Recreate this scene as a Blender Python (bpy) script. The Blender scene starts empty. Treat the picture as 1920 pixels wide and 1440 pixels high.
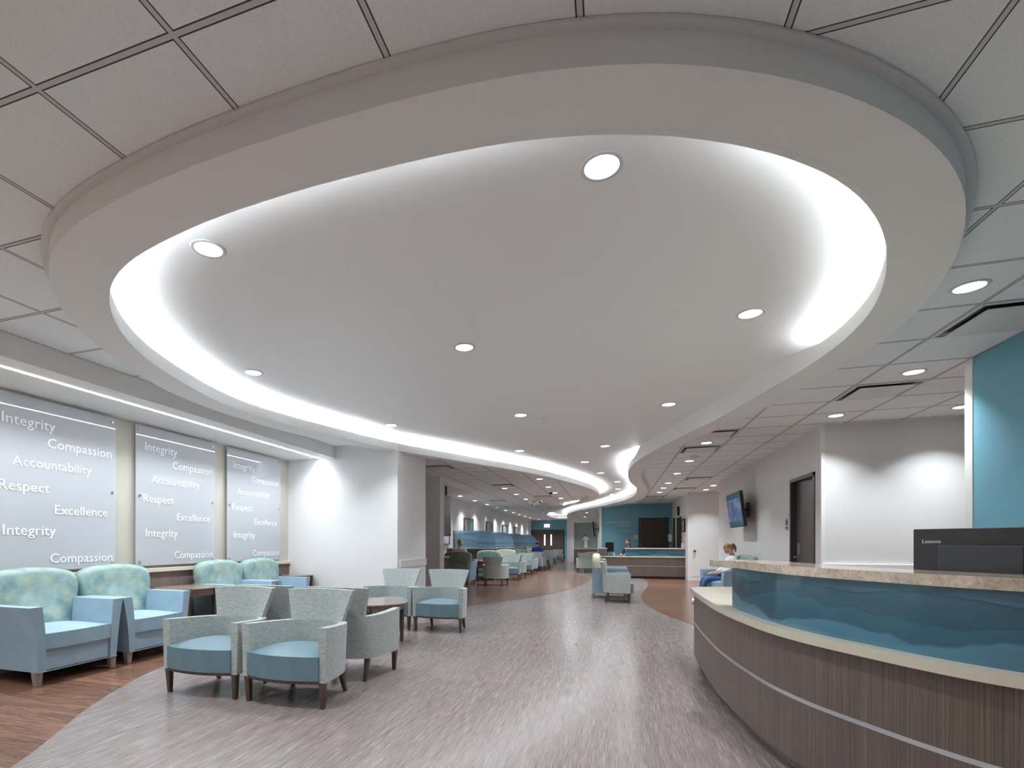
import bpy, bmesh, math, random
from mathutils import Vector, Matrix
from mathutils.geometry import tessellate_polygon
random.seed(7)
PI = math.pi
S = bpy.context.scene
COL = S.collection

# ------------------------------------------------------------------ camera, world, exposure
F_PX, CX, CY = 950.8, 837.8, 1018.4
YAW = math.radians(17.947)
CAMZ = 1.18
cd = bpy.data.cameras.new('camera')
cam = bpy.data.objects.new('camera', cd); COL.objects.link(cam)
cam.location = (0, 0, CAMZ)
cam.rotation_euler = (PI/2, 0, YAW)
cd.sensor_width = 36; cd.lens = 36*F_PX/1920
cd.shift_x = (960-CX)/1920; cd.shift_y = (CY-720)/1920
cd.clip_start = .05; cd.clip_end = 120
S.camera = cam
S.view_settings.view_transform = 'Standard'; S.view_settings.look = 'None'
S.cycles.diffuse_bounces = 6; S.cycles.max_bounces = 12
S.view_settings.gamma = 1; S.view_settings.use_curve_mapping = False
S.view_settings.exposure = 0.81
w = bpy.data.worlds.new('world'); S.world = w; w.use_nodes = True
w.node_tree.nodes['Background'].inputs[0].default_value = (.8, .86, 1, 1)
w.node_tree.nodes['Background'].inputs[1].default_value = .05
DOWN_W = 8.8        # watts of one downlight
COVE_E = 56.0        # emission of the hidden cove tape
SLOT_E = 22.0        # emission seen on the linear light's lens
SLOT_W = 76.0        # watts of the linear wall-wash light
LENS_E = 6.0
COOL = (.885, .95, 1.0)

ZC, ZS, ZT = 2.775, 2.655, 2.880      # tile ceiling, soffit underside, tray ceiling

# ------------------------------------------------------------------ materials
def nodes(m): return m.node_tree.nodes, m.node_tree.links
def mat(name, col, rough=.6, metal=0, spec=.5, emit=None, es=0):
    m = bpy.data.materials.new(name); m.use_nodes = True
    b = m.node_tree.nodes['Principled BSDF']
    b.inputs['Base Color'].default_value = (*col, 1); b.inputs['Roughness'].default_value = rough
    b.inputs['Metallic'].default_value = metal; b.inputs['Specular IOR Level'].default_value = spec
    if emit: b.inputs['Emission Color'].default_value = (*emit, 1); b.inputs['Emission Strength'].default_value = es
    return m
def N(m, t, **kw):
    n = m.node_tree.nodes.new(t)
    for k, v in kw.items(): setattr(n, k, v)
    return n
def L(m, a, b): m.node_tree.links.new(a, b)
def coord(m, scale=(1, 1, 1), rot=(0, 0, 0)):
    tc = N(m, 'ShaderNodeTexCoord'); mp = N(m, 'ShaderNodeMapping')
    mp.inputs['Scale'].default_value = scale; mp.inputs['Rotation'].default_value = rot
    L(m, tc.outputs['Object'], mp.inputs['Vector']); return mp.outputs['Vector']
def noise(m, vec, scale, detail=4, rough=.5, dist=0):
    n = N(m, 'ShaderNodeTexNoise'); n.inputs['Scale'].default_value = scale
    n.inputs['Detail'].default_value = detail; n.inputs['Roughness'].default_value = rough
    n.inputs['Distortion'].default_value = dist
    L(m, vec, n.inputs['Vector']); return n.outputs['Fac']
def ramp(m, fac, stops, interp='LINEAR'):
    r = N(m, 'ShaderNodeValToRGB'); r.color_ramp.interpolation = interp
    e = r.color_ramp.elements
    while len(e) < len(stops): e.new(.5)
    for i, (p, c) in enumerate(stops): e[i].position = p; e[i].color = (*c, 1)
    L(m, fac, r.inputs['Fac']); return r.outputs['Color']
def math_(m, op, a, b=None, c=None):
    n = N(m, 'ShaderNodeMath', operation=op)
    for i, v in enumerate((a, b, c)):
        if v is None: continue
        if isinstance(v, (int, float)): n.inputs[i].default_value = v
        else: L(m, v, n.inputs[i])
    return n.outputs[0]
def mixc(m, fac, a, b, mode='MIX'):
    n = N(m, 'ShaderNodeMix', data_type='RGBA', blend_type=mode)
    if isinstance(fac, (int, float)): n.inputs[0].default_value = fac
    else: L(m, fac, n.inputs[0])
    for i, v in ((6, a), (7, b)):
        if isinstance(v, tuple): n.inputs[i].default_value = (*v, 1)
        else: L(m, v, n.inputs[i])
    return n.outputs[2]
def base(m, c): L(m, c, m.node_tree.nodes['Principled BSDF'].inputs['Base Color'])
def bump(m, h, strength=.2, dist=.01):
    n = N(m, 'ShaderNodeBump'); n.inputs['Strength'].default_value = strength; n.inputs['Distance'].default_value = dist
    L(m, h, n.inputs['Height']); L(m, n.outputs[0], m.node_tree.nodes['Principled BSDF'].inputs['Normal'])

def paint(name, col, rough=.75):
    m = mat(name, col, rough, spec=.3); v = coord(m)
    n = noise(m, v, 260, 2); bump(m, n, .06, .002); return m
M = {}
M['wall'] = paint('wall_paint', (.76, .755, .745)); M['wall_white'] = paint('bright_wall_paint', (.84, .84, .84))
M['trim'] = paint('trim_paint', (.78, .77, .74), .45)
M['soffit'] = paint('soffit_paint', (.80, .795, .78)); M['soffit_face'] = M['soffit']
M['tray'] = paint('tray_paint', (.86, .86, .855), .5)
M['bulk'] = paint('bulkhead_paint', (.82, .81, .79))
M['teal'] = paint('teal_paint', (.165, .385, .48), .6)
M['greygreen'] = paint('niche_paint', (.36, .45, .46))
M['white'] = mat('white_plastic', (.8, .8, .8), .4)
M['lamp_trim'] = mat('lamp_trim', (.62, .62, .66), .4)
M['dark'] = mat('black_plastic', (.012, .012, .015), .35); M['charcoal'] = mat('charcoal_plastic', (.035, .036, .042), .45)
M['chrome'] = mat('chrome', (.75, .75, .77), .18, 1); M['alu'] = mat('brushed_aluminium', (.72, .73, .78), .33, 1)
M['brass'] = mat('standoff_metal', (.5, .5, .5), .3, 1)
M['bar'] = mat('ceiling_grid_paint', (.68, .68, .68), .5)
M['letter'] = mat('white_lettering', (.93, .93, .95), .5)
M['letter_metal'] = mat('silver_lettering', (.62, .68, .68), .35, .6)
M['glow'] = mat('lamp_glow', (1, 1, 1), .5, emit=COOL, es=LENS_E)
M['cove'] = mat('cove_glow', (1, 1, 1), .5, emit=COOL, es=COVE_E)
M['slot'] = mat('slot_glow', (1, 1, 1), .5, emit=COOL, es=SLOT_E)
M['red'] = mat('red_plastic', (.55, .03, .03), .4)
M['exit'] = mat('exit_red', (.7, .1, .1), .4, emit=(1, .12, .1), es=1.2)
M['exit_face'] = mat('exit_face', (.85, .85, .85), .4, emit=(1, 1, 1), es=.5)

def tiles():
    m = mat('ceiling_tile', (.5, .5, .5), .85, spec=.15)
    tc = N(m, 'ShaderNodeTexCoord'); sp = N(m, 'ShaderNodeSeparateXYZ'); L(m, tc.outputs['Object'], sp.inputs[0])
    def d(out, off, T):
        t = math_(m, 'DIVIDE', math_(m, 'SUBTRACT', out, off), T)
        f = math_(m, 'FRACT', math_(m, 'ADD', t, .5))
        return math_(m, 'MULTIPLY', math_(m, 'ABSOLUTE', math_(m, 'SUBTRACT', f, .5)), T)
    dm = math_(m, 'MINIMUM', d(sp.outputs[0], -1.308, .6094), d(sp.outputs[1], 1.250, .6113))
    inbar = math_(m, 'LESS_THAN', dm, .0085); gap = math_(m, 'LESS_THAN', dm, .0135)
    n = noise(m, tc.outputs['Object'], 140, 3, .7)
    tile = ramp(m, n, [(.3, (.77, .805, .82)), (.62, (.85, .89, .905))])
    c = mixc(m, gap, tile, (.07, .07, .07)); c = mixc(m, inbar, c, (.60, .60, .60)); base(m, c)
    h = math_(m, 'SUBTRACT', n, math_(m, 'MULTIPLY', gap, 3)); bump(m, n, .15, .004)
    return m
M['tile'] = tiles()

def vinyl():
    m = mat('striped_vinyl', (.4, .35, .34), .3, spec=.65)
    v = coord(m, (190, 5.0, 1)); n = noise(m, v, 1.0, 5, .65)
    v2 = coord(m, (30, 1.0, 1)); n2 = noise(m, v2, 1.0, 3, .6)
    a = ramp(m, n, [(.28, (.125, .099, .09)), (.5, (.245, .207, .195)), (.72, (.45, .405, .39))])
    b = ramp(m, n2, [(.35, (.85, .82, .82)), (.65, (1.08, 1.05, 1.05))])
    base(m, mixc(m, 1.0, a, b, 'MULTIPLY'))
    r = math_(m, 'MULTIPLY_ADD', n, .12, .15); L(m, r, m.node_tree.nodes['Principled BSDF'].inputs['Roughness'])
    bump(m, n, .06, .002); return m
M['vinyl'] = vinyl()
def planks():
    m = mat('wood_plank_floor', (.2, .1, .07), .3, spec=.5)
    v = coord(m)
    br = N(m, 'ShaderNodeTexBrick'); L(m, v, br.inputs['Vector'])
    br.inputs['Scale'].default_value = 1; br.inputs['Brick Width'].default_value = 1.2; br.inputs['Row Height'].default_value = .15
    br.inputs['Mortar Size'].default_value = .0015; br.inputs['Color1'].default_value = (0, 0, 0, 1); br.inputs['Color2'].default_value = (1, 1, 1, 1)
    br.inputs['Mortar'].default_value = (.0, .0, .0, 1); br.inputs['Bias'].default_value = 0
    tone = ramp(m, br.outputs['Color'], [(0, (.72, .70, .71)), (1, (1.22, 1.19, 1.15))])
    n = noise(m, coord(m, (3.0, 34, 1)), 1.0, 7, .62, 1.2)
    g = ramp(m, n, [(.25, (.085, .040, .026)), (.44, (.15, .076, .049)), (.58, (.205, .108, .071)), (.75, (.29, .168, .11))])
    c = mixc(m, 1.0, g, tone, 'MULTIPLY')
    c = mixc(m, math_(m, 'MULTIPLY', br.outputs['Fac'], .6), c, (.03, .015, .01)); base(m, c)
    L(m, math_(m, 'MULTIPLY_ADD', n, .12, .17), m.node_tree.nodes['Principled BSDF'].inputs['Roughness'])
    bump(m, n, .05, .002); return m
M['planks'] = planks()
def laminate(name, c0, c1, c2, rough=.42, sc=(150, 150, 1.2)):
    m = mat(name, c1, rough, spec=.4); n = noise(m, coord(m, sc), 1, 4, .6)
    base(m, ramp(m, n, [(.3, c0), (.5, c1), (.72, c2)])); bump(m, n, .03, .001); return m
M['lam'] = laminate('brown_laminate', (.095, .068, .055), (.135, .102, .085), (.20, .158, .134))
M['wain'] = laminate('wainscot_laminate', (.13, .092, .078), (.18, .135, .118), (.25, .20, .175))
M['darkwood'] = laminate('dark_door_laminate', (.028, .018, .015), (.042, .029, .024), (.062, .045, .037), .4)
M['midwood'] = laminate('door_laminate', (.07, .052, .046), (.095, .073, .066), (.13, .10, .09), .4)
M['legwood'] = laminate('walnut_leg', (.055, .034, .026), (.085, .055, .042), (.13, .088, .066), .35, (30, 30, 6))
M['palewood'] = laminate('pale_ash_leg', (.19, .155, .13), (.28, .23, .195), (.38, .33, .29), .5, (70, 70, 6))
M['tablewood'] = laminate('walnut_top', (.19, .13, .108), (.27, .19, .16), (.36, .27, .23), .2, (8, 60, 60))
M['frame'] = mat('door_frame_paint', (.045, .037, .036), .4)
def stone(name, cols, s=90, rough=.3):
    m = mat(name, cols[1], rough); v = coord(m); n = noise(m, v, s, 6, .7); n2 = noise(m, v, s/6, 4, .6)
    c = ramp(m, n, [(.3, cols[0]), (.5, cols[1]), (.7, cols[2])])
    if s < 100: c = mixc(m, 1, c, ramp(m, n2, [(.35, (.82, .78, .74)), (.65, (1.12, 1.1, 1.08))]), 'MULTIPLY')
    base(m, c); return m
M['cream'] = stone('cream_solid_surface', ((.62, .57, .45), (.66, .61, .49), (.70, .65, .53)), 160, .18)
M['stone'] = stone('travertine_ledge', ((.42, .335, .26), (.63, .54, .44), (.78, .70, .60)), 55, .10)
def art(name):
    """layered watercolour washes: each wash has one crisp torn edge and fades behind it"""
    m = mat(name, (.1, .25, .35), .15, spec=.5); b = m.node_tree.nodes['Principled BSDF']
    sp = N(m, 'ShaderNodeSeparateXYZ'); tc = N(m, 'ShaderNodeTexCoord'); L(m, tc.outputs['Object'], sp.inputs[0])
    c = ramp(m, noise(m, coord(m, (.6, .6, 3)), 2.0, 3, .5), [(.3, (.045, .10, .145)), (.5, (.075, .155, .21)), (.7, (.10, .205, .275))])
    z = math_(m, 'MULTIPLY_ADD', sp.outputs[2], 3.6, -2.67)       # 0..1 over the height of the panel
    for k, (off, amp, sc, lt, dk) in enumerate(((.62, 1.5, .9, (.05, .115, .15), (.03, .08, .12)), (.36, 2.2, 1.3, (.045, .15, .21), (.035, .10, .15)), (.10, 2.0, 1.1, (.10, .26, .36), (.055, .165, .245)), (-.12, 2.4, 1.7, (.09, .22, .30), (.07, .19, .28)))):
        mp = coord(m, (sc, sc, .25)); n_ = N(m, 'ShaderNodeTexNoise'); n_.inputs['Scale'].default_value = 1.3; n_.inputs['Detail'].default_value = 5; n_.inputs['Roughness'].default_value = .42
        n_.noise_dimensions = '4D'; n_.inputs['W'].default_value = 3.1*k+1; L(m, mp, n_.inputs['Vector'])
        h = math_(m, 'SUBTRACT', math_(m, 'ADD', off, math_(m, 'MULTIPLY', math_(m, 'SUBTRACT', n_.outputs['Fac'], .5), amp)), math_(m, 'SUBTRACT', z, .15))
        wash = ramp(m, h, [(0, dk), (.02, dk), (.035, lt), (.5, dk)])
        c = mixc(m, math_(m, 'MULTIPLY', math_(m, 'GREATER_THAN', h, .0), .72), c, wash)
    base(m, c); b.inputs['Coat Weight'].default_value = .4; b.inputs['Coat Roughness'].default_value = .05
    return m
M['art'] = art('blue_watercolour_panel')
def seascape():
    m = mat('blue_streaked_screen', (.2, .35, .45), .35)
    n = noise(m, coord(m, (.8, .8, 11)), 1.0, 6, .6, .8); n2 = noise(m, coord(m, (.7, .7, .8)), 1.6, 2)
    c = ramp(m, n, [(.3, (.10, .20, .31)), (.5, (.18, .30, .42)), (.7, (.34, .48, .57))])
    base(m, mixc(m, 1, c, ramp(m, n2, [(.35, (.85, .92, 1)), (.65, (1.2, 1.25, 1.2))]), 'MULTIPLY')); return m
M['sea'] = seascape()
def weave():
    m = mat('grey_green_weave', (.3, .35, .33), .85, spec=.2)
    n = noise(m, coord(m, (26, 26, 260)), 1, 4, .7); n2 = noise(m, coord(m, (300, 300, 60)), 1, 2, .6)
    c = ramp(m, n, [(.32, (.19, .215, .205)), (.5, (.41, .45, .43)), (.68, (.64, .68, .655))])
    base(m, mixc(m, .35, c, ramp(m, n2, [(.35, (.26, .295, .28)), (.65, (.56, .60, .58))])))
    bump(m, n, .25, .003); b = m.node_tree.nodes['Principled BSDF']; b.inputs['Sheen Weight'].default_value = .3; return m
M['weave'] = weave()
def leather():
    m = mat('pale_blue_vinyl', (.28, .43, .53), .5, spec=.22)
    n = noise(m, coord(m), 9, 3); base(m, ramp(m, n, [(.3, (.135, .21, .25)), (.7, (.16, .245, .29))]))
    n2 = noise(m, coord(m), 420, 2); bump(m, n2, .08, .001); return m
M['blue'] = leather()
M['clubblue'] = mat('soft_blue_vinyl', (.30, .42, .51), .45, spec=.4)
base(M['clubblue'], ramp(M['clubblue'], noise(M['clubblue'], coord(M['clubblue']), 7, 3), [(.3, (.275, .395, .485)), (.7, (.325, .45, .545))]))
bump(M['clubblue'], noise(M['clubblue'], coord(M['clubblue']), 420, 2), .08, .001)
def blossom(name, cols):
    """soft mottled cloth with radiating dandelion bursts"""
    m = mat(name, cols[1], .75, spec=.2); v = coord(m)
    vo = N(m, 'ShaderNodeTexVoronoi'); vo.inputs['Scale'].default_value = 6.5; L(m, v, vo.inputs['Vector'])
    df = N(m, 'ShaderNodeVectorMath', operation='SUBTRACT'); L(m, v, df.inputs[0]); L(m, vo.outputs['Position'], df.inputs[1])
    sp = N(m, 'ShaderNodeSeparateXYZ'); L(m, df.outputs[0], sp.inputs[0])
    ray = math_(m, 'MULTIPLY_ADD', math_(m, 'SINE', math_(m, 'MULTIPLY', math_(m, 'ARCTAN2', sp.outputs[2], sp.outputs[0]), 22)), .5, .5)
    n = noise(m, v, 6, 3, .6); n2 = noise(m, v, 60, 4, .7, 1.5)
    c = ramp(m, n, [(.35, cols[0]), (.5, cols[1]), (.65, cols[2])])
    near = ramp(m, vo.outputs['Distance'], [(.0, (1, 1, 1)), (.30, (.35, .35, .35)), (.62, (0, 0, 0))])
    burst = math_(m, 'MULTIPLY', near, math_(m, 'MULTIPLY_ADD', ray, .75, .25))
    c = mixc(m, burst, c, cols[3])
    c = mixc(m, 1, c, ramp(m, n2, [(.35, (.9, .91, .91)), (.65, (1.08, 1.08, 1.07))]), 'MULTIPLY'); base(m, c); return m
M['flower'] = blossom('aqua_burst_fabric', ((.17, .28, .30), (.25, .365, .355), (.33, .44, .40), (.55, .56, .36)))
M['yellow'] = blossom('cream_burst_fabric', ((.50, .50, .36), (.60, .58, .42), (.66, .64, .50), (.72, .70, .56)))
M['tuft'] = blossom('grey_olive_fabric', ((.16, .19, .17), (.21, .24, .21), (.27, .29, .25), (.30, .31, .24)))
M['cover'] = mat('wallcovering', (.6, .56, .5), .8, spec=.2)
_n = noise(M['cover'], coord(M['cover'], (60, 60, 200)), 1, 4, .7)
base(M['cover'], ramp(M['cover'], _n, [(.3, (.50, .465, .405)), (.7, (.62, .585, .52))])); bump(M['cover'], _n, .2, .003)
def acrylic():
    m = mat('frosted_acrylic', (.62, .635, .66), .03, spec=.5)
    b = m.node_tree.nodes['Principled BSDF']; out = m.node_tree.nodes['Material Output']
    tr = N(m, 'ShaderNodeBsdfTransparent'); tr.inputs[0].default_value = (.93, .95, 1, 1)
    mx = N(m, 'ShaderNodeMixShader'); mx.inputs[0].default_value = .72
    L(m, tr.outputs[0], mx.inputs[1]); L(m, b.outputs[0], mx.inputs[2]); L(m, mx.outputs[0], out.inputs[0]); return m
M['acrylic'] = acrylic()
SK = {}
def skin(name, c): m = mat(name, c, .5); m.node_tree.nodes['Principled BSDF'].inputs['Subsurface Weight'].default_value = .05; return m
M['skin'] = skin('skin', (.55, .32, .24)); M['jeans'] = mat('denim', (.05, .105, .26), .8)
M['shirt_white'] = mat('white_cotton', (.75, .76, .8), .8); M['shirt_blue'] = mat('royal_blue_cotton', (.02, .05, .32), .8)
M['shirt_pink'] = mat('pale_pink_cotton', (.55, .42, .42), .8); M['shirt_navy'] = mat('navy_cotton', (.02, .03, .07), .8)
M['hair_blond'] = mat('blond_hair', (.20, .115, .05), .5); M['hair_dark'] = mat('dark_hair', (.02, .013, .01), .45)
M['hair_grey'] = mat('grey_hair', (.34, .31, .26), .6); M['shoe'] = mat('white_shoe', (.75, .75, .78), .5)
M['lip'] = mat('lip', (.42, .15, .13), .5)

# ------------------------------------------------------------------ helpers
def link(o, parent=None):
    COL.objects.link(o)
    if parent: o.parent = parent
    return o
def mk(name, bm, m, parent=None, smooth=35, tagd=None):
    bmesh.ops.recalc_face_normals(bm, faces=bm.faces)
    if smooth:
        for f in bm.faces: f.smooth = True
        a = math.radians(smooth)
        for e in bm.edges:
            if len(e.link_faces) == 2 and e.calc_face_angle(0) > a: e.smooth = False
    me = bpy.data.meshes.new(name); bm.to_mesh(me); bm.free()
    if isinstance(m, (list, tuple)):
        for x in m: me.materials.append(x)
    else: me.materials.append(m)
    o = link(bpy.data.objects.new(name, me), parent)
    if smooth: wn = o.modifiers.new('weighted', 'WEIGHTED_NORMAL'); wn.keep_sharp = True; wn.weight = 90
    return o
def tag(o, label=None, cat=None, group=None, kind=None):
    if label: o['label'] = label
    if cat: o['category'] = cat
    if group: o['group'] = group
    if kind: o['kind'] = kind
    return o
def root(name, loc, rz=0, label=None, cat=None, group=None):
    o = link(bpy.data.objects.new(name, None)); o.location = loc; o.rotation_euler = (0, 0, rz); o.empty_display_size = .1
    return tag(o, label, cat, group)
def struct(name, bm, m, smooth=0, label=None):
    o = mk(name, bm, m, None, smooth); o['kind'] = 'structure'
    if label: o['label'] = label
    return o
def box(bm, x0, x1, y0, y1, z0, z1, bev=0, seg=2, mi=0):
    vs = [bm.verts.new(p) for p in ((x0,y0,z0),(x1,y0,z0),(x1,y1,z0),(x0,y1,z0),(x0,y0,z1),(x1,y0,z1),(x1,y1,z1),(x0,y1,z1))]
    fs = [bm.faces.new([vs[i] for i in q]) for q in ((0,3,2,1),(4,5,6,7),(0,1,5,4),(1,2,6,5),(2,3,7,6),(3,0,4,7))]
    for f in fs: f.material_index = mi
    if bev:
        es = list({e for f in fs for e in f.edges})
        bmesh.ops.bevel(bm, geom=es, offset=bev, segments=seg, profile=.5, affect='EDGES')
    return vs
def B(*a, **k):
    bm = bmesh.new(); box(bm, *a, **k); return bm
def hexa(bm, lo, hi, bev=0, seg=2):
    """lo, hi: four (x,y,z) corners each, same order"""
    vs = [bm.verts.new(p) for p in list(lo)+list(hi)]
    fs = [bm.faces.new([vs[i] for i in q]) for q in ((0,3,2,1),(4,5,6,7),(0,1,5,4),(1,2,6,5),(2,3,7,6),(3,0,4,7))]
    if bev: bmesh.ops.bevel(bm, geom=list({e for f in fs for e in f.edges}), offset=bev, segments=seg, profile=.5, affect='EDGES')
def prism(bm, pts, z0, z1, bev=0, seg=2, top=None):
    """pts: xy outline, extruded z0..z1; top: optional outline for the top"""
    n = len(pts); top = top or pts
    a = [bm.verts.new((p[0], p[1], z0)) for p in pts]; b = [bm.verts.new((p[0], p[1], z1)) for p in top]
    fb = bm.faces.new(a[::-1]); ft = bm.faces.new(b)
    for i in range(n): bm.faces.new((a[i], a[(i+1) % n], b[(i+1) % n], b[i]))
    if bev: bmesh.ops.bevel(bm, geom=list(set(fb.edges) | set(ft.edges)), offset=bev, segments=seg, profile=.5, affect='EDGES')
    return fb, ft
def poly(bm, loops, z):
    """flat face set from outline + holes"""
    vs = [[Vector((x, y, z)) for x, y in l] for l in loops]
    flat = [bm.verts.new(v) for l in vs for v in l]
    for t in tessellate_polygon(vs):
        try: bm.faces.new([flat[i] for i in t])
        except ValueError: pass
def lathe(bm, prof, seg=32, c=(0, 0)):
    rings = []
    for r, z in prof:
        if r < 1e-6: rings.append([bm.verts.new((c[0], c[1], z))])
        else: rings.append([bm.verts.new((c[0]+r*math.cos(2*PI*i/seg), c[1]+r*math.sin(2*PI*i/seg), z)) for i in range(seg)])
    for a, b in zip(rings[:-1], rings[1:]):
        for i in range(seg):
            j = (i+1) % seg
            if len(a) == 1 and len(b) == 1: continue
            if len(a) == 1: bm.faces.new((a[0], b[i], b[j]))
            elif len(b) == 1: bm.faces.new((a[i], b[0], a[j]))
            else: bm.faces.new((a[i], b[i], b[j], a[j]))
def tube(bm, pts, r, seg=8, cap=True):
    pts = [Vector(p) for p in pts]; rings = []
    for i, p in enumerate(pts):
        d = (pts[min(i+1, len(pts)-1)]-pts[max(i-1, 0)]).normalized()
        u = d.cross(Vector((0, 0, 1))); u = u.normalized() if u.length > .05 else d.cross(Vector((1, 0, 0))).normalized()
        v = d.cross(u).normalized(); rr = r[i] if isinstance(r, (list, tuple)) else r
        rings.append([bm.verts.new(p+rr*(math.cos(2*PI*k/seg)*u+math.sin(2*PI*k/seg)*v)) for k in range(seg)])
    for a, b in zip(rings[:-1], rings[1:]):
        for k in range(seg): bm.faces.new((a[k], a[(k+1) % seg], b[(k+1) % seg], b[k]))
    if cap: bm.faces.new(rings[0][::-1]); bm.faces.new(rings[-1])
def offset(pts, d, closed=True):
    """offset a polyline to its left by d"""
    n = len(pts); out = []
    for i in range(n):
        a = Vector(pts[i-1] if (i or closed) else pts[0]); b = Vector(pts[(i+1) % n] if (i < n-1 or closed) else pts[-1])
        t = (b-a).normalized(); p = Vector(pts[i]); out.append((p.x-t.y*d, p.y+t.x*d))
    return out
def spline(pts, k=4, closed=False):
    n = len(pts); out = []
    rng = range(n if closed else n-1)
    for i in rng:
        g = (lambda j: Vector(pts[j % n])) if closed else (lambda j: Vector(pts[min(max(j, 0), n-1)]))
        p0, p1, p2, p3 = g(i-1), g(i), g(i+1), g(i+2)
        for s in range(k):
            t = s/k; q = .5*((2*p1)+(p2-p0)*t+(2*p0-5*p1+4*p2-p3)*t*t+(3*p1-p0-3*p2+p3)*t**3); out.append(tuple(q))
    if not closed: out.append(tuple(pts[-1]))
    return out
def wall_strip(bm, pts, z0, z1, closed=False, mi=0):
    a = [bm.verts.new((x, y, z0)) for x, y in pts]; b = [bm.verts.new((x, y, z1)) for x, y in pts]
    n = len(pts)
    for i in range(n if closed else n-1):
        j = (i+1) % n; f = bm.faces.new((a[i], a[j], b[j], b[i])); f.material_index = mi
def band(bm, A, Bp, z0, z1, closed=False):
    """solid band between polylines A and Bp, z0..z1"""
    n = len(A)
    q = [[bm.verts.new((*p[:2], z)) for p in P] for P in (A, Bp) for z in (z0, z1)]  # A0,A1,B0,B1
    for i in range(n if closed else n-1):
        j = (i+1) % n
        bm.faces.new((q[0][i], q[0][j], q[1][j], q[1][i])); bm.faces.new((q[2][j], q[2][i], q[3][i], q[3][j]))
        bm.faces.new((q[1][i], q[1][j], q[3][j], q[3][i])); bm.faces.new((q[0][j], q[0][i], q[2][i], q[2][j]))
    if not closed:
        bm.faces.new((q[0][0], q[1][0], q[3][0], q[2][0])); bm.faces.new((q[0][-1], q[2][-1], q[3][-1], q[1][-1]))
def copy_tree(o, parent=None):
    c = o.copy(); COL.objects.link(c)
    if parent: c.parent = parent
    for ch in list(o.children): copy_tree(ch, c)
    return c
ORD = ['first', 'second', 'third', 'fourth', 'fifth', 'sixth', 'seventh', 'eighth', 'ninth', 'tenth', 'eleventh']
def text(s, size, m, parent, loc, rot, width=None, name='lettering', ext=.0012, align='LEFT'):
    c = bpy.data.curves.new(name, 'FONT'); c.body = s; c.size = size; c.extrude = ext; c.align_x = align; c.resolution_u = 2
    c.materials.append(m); o = link(bpy.data.objects.new(name, c), parent); o.location = loc; o.rotation_euler = rot
    bpy.context.view_layer.update(); k = width/max(o.dimensions.x/max(o.scale.x, 1e-6), 1e-3) if width else 1
    me = bpy.data.meshes.new_from_object(o); me.name = name
    for v in me.vertices: v.co.x *= k; v.co.y *= k
    bpy.data.objects.remove(o); bpy.data.curves.remove(c)
    o = link(bpy.data.objects.new(name, me), parent); o.location = loc; o.rotation_euler = rot
    return o
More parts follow.
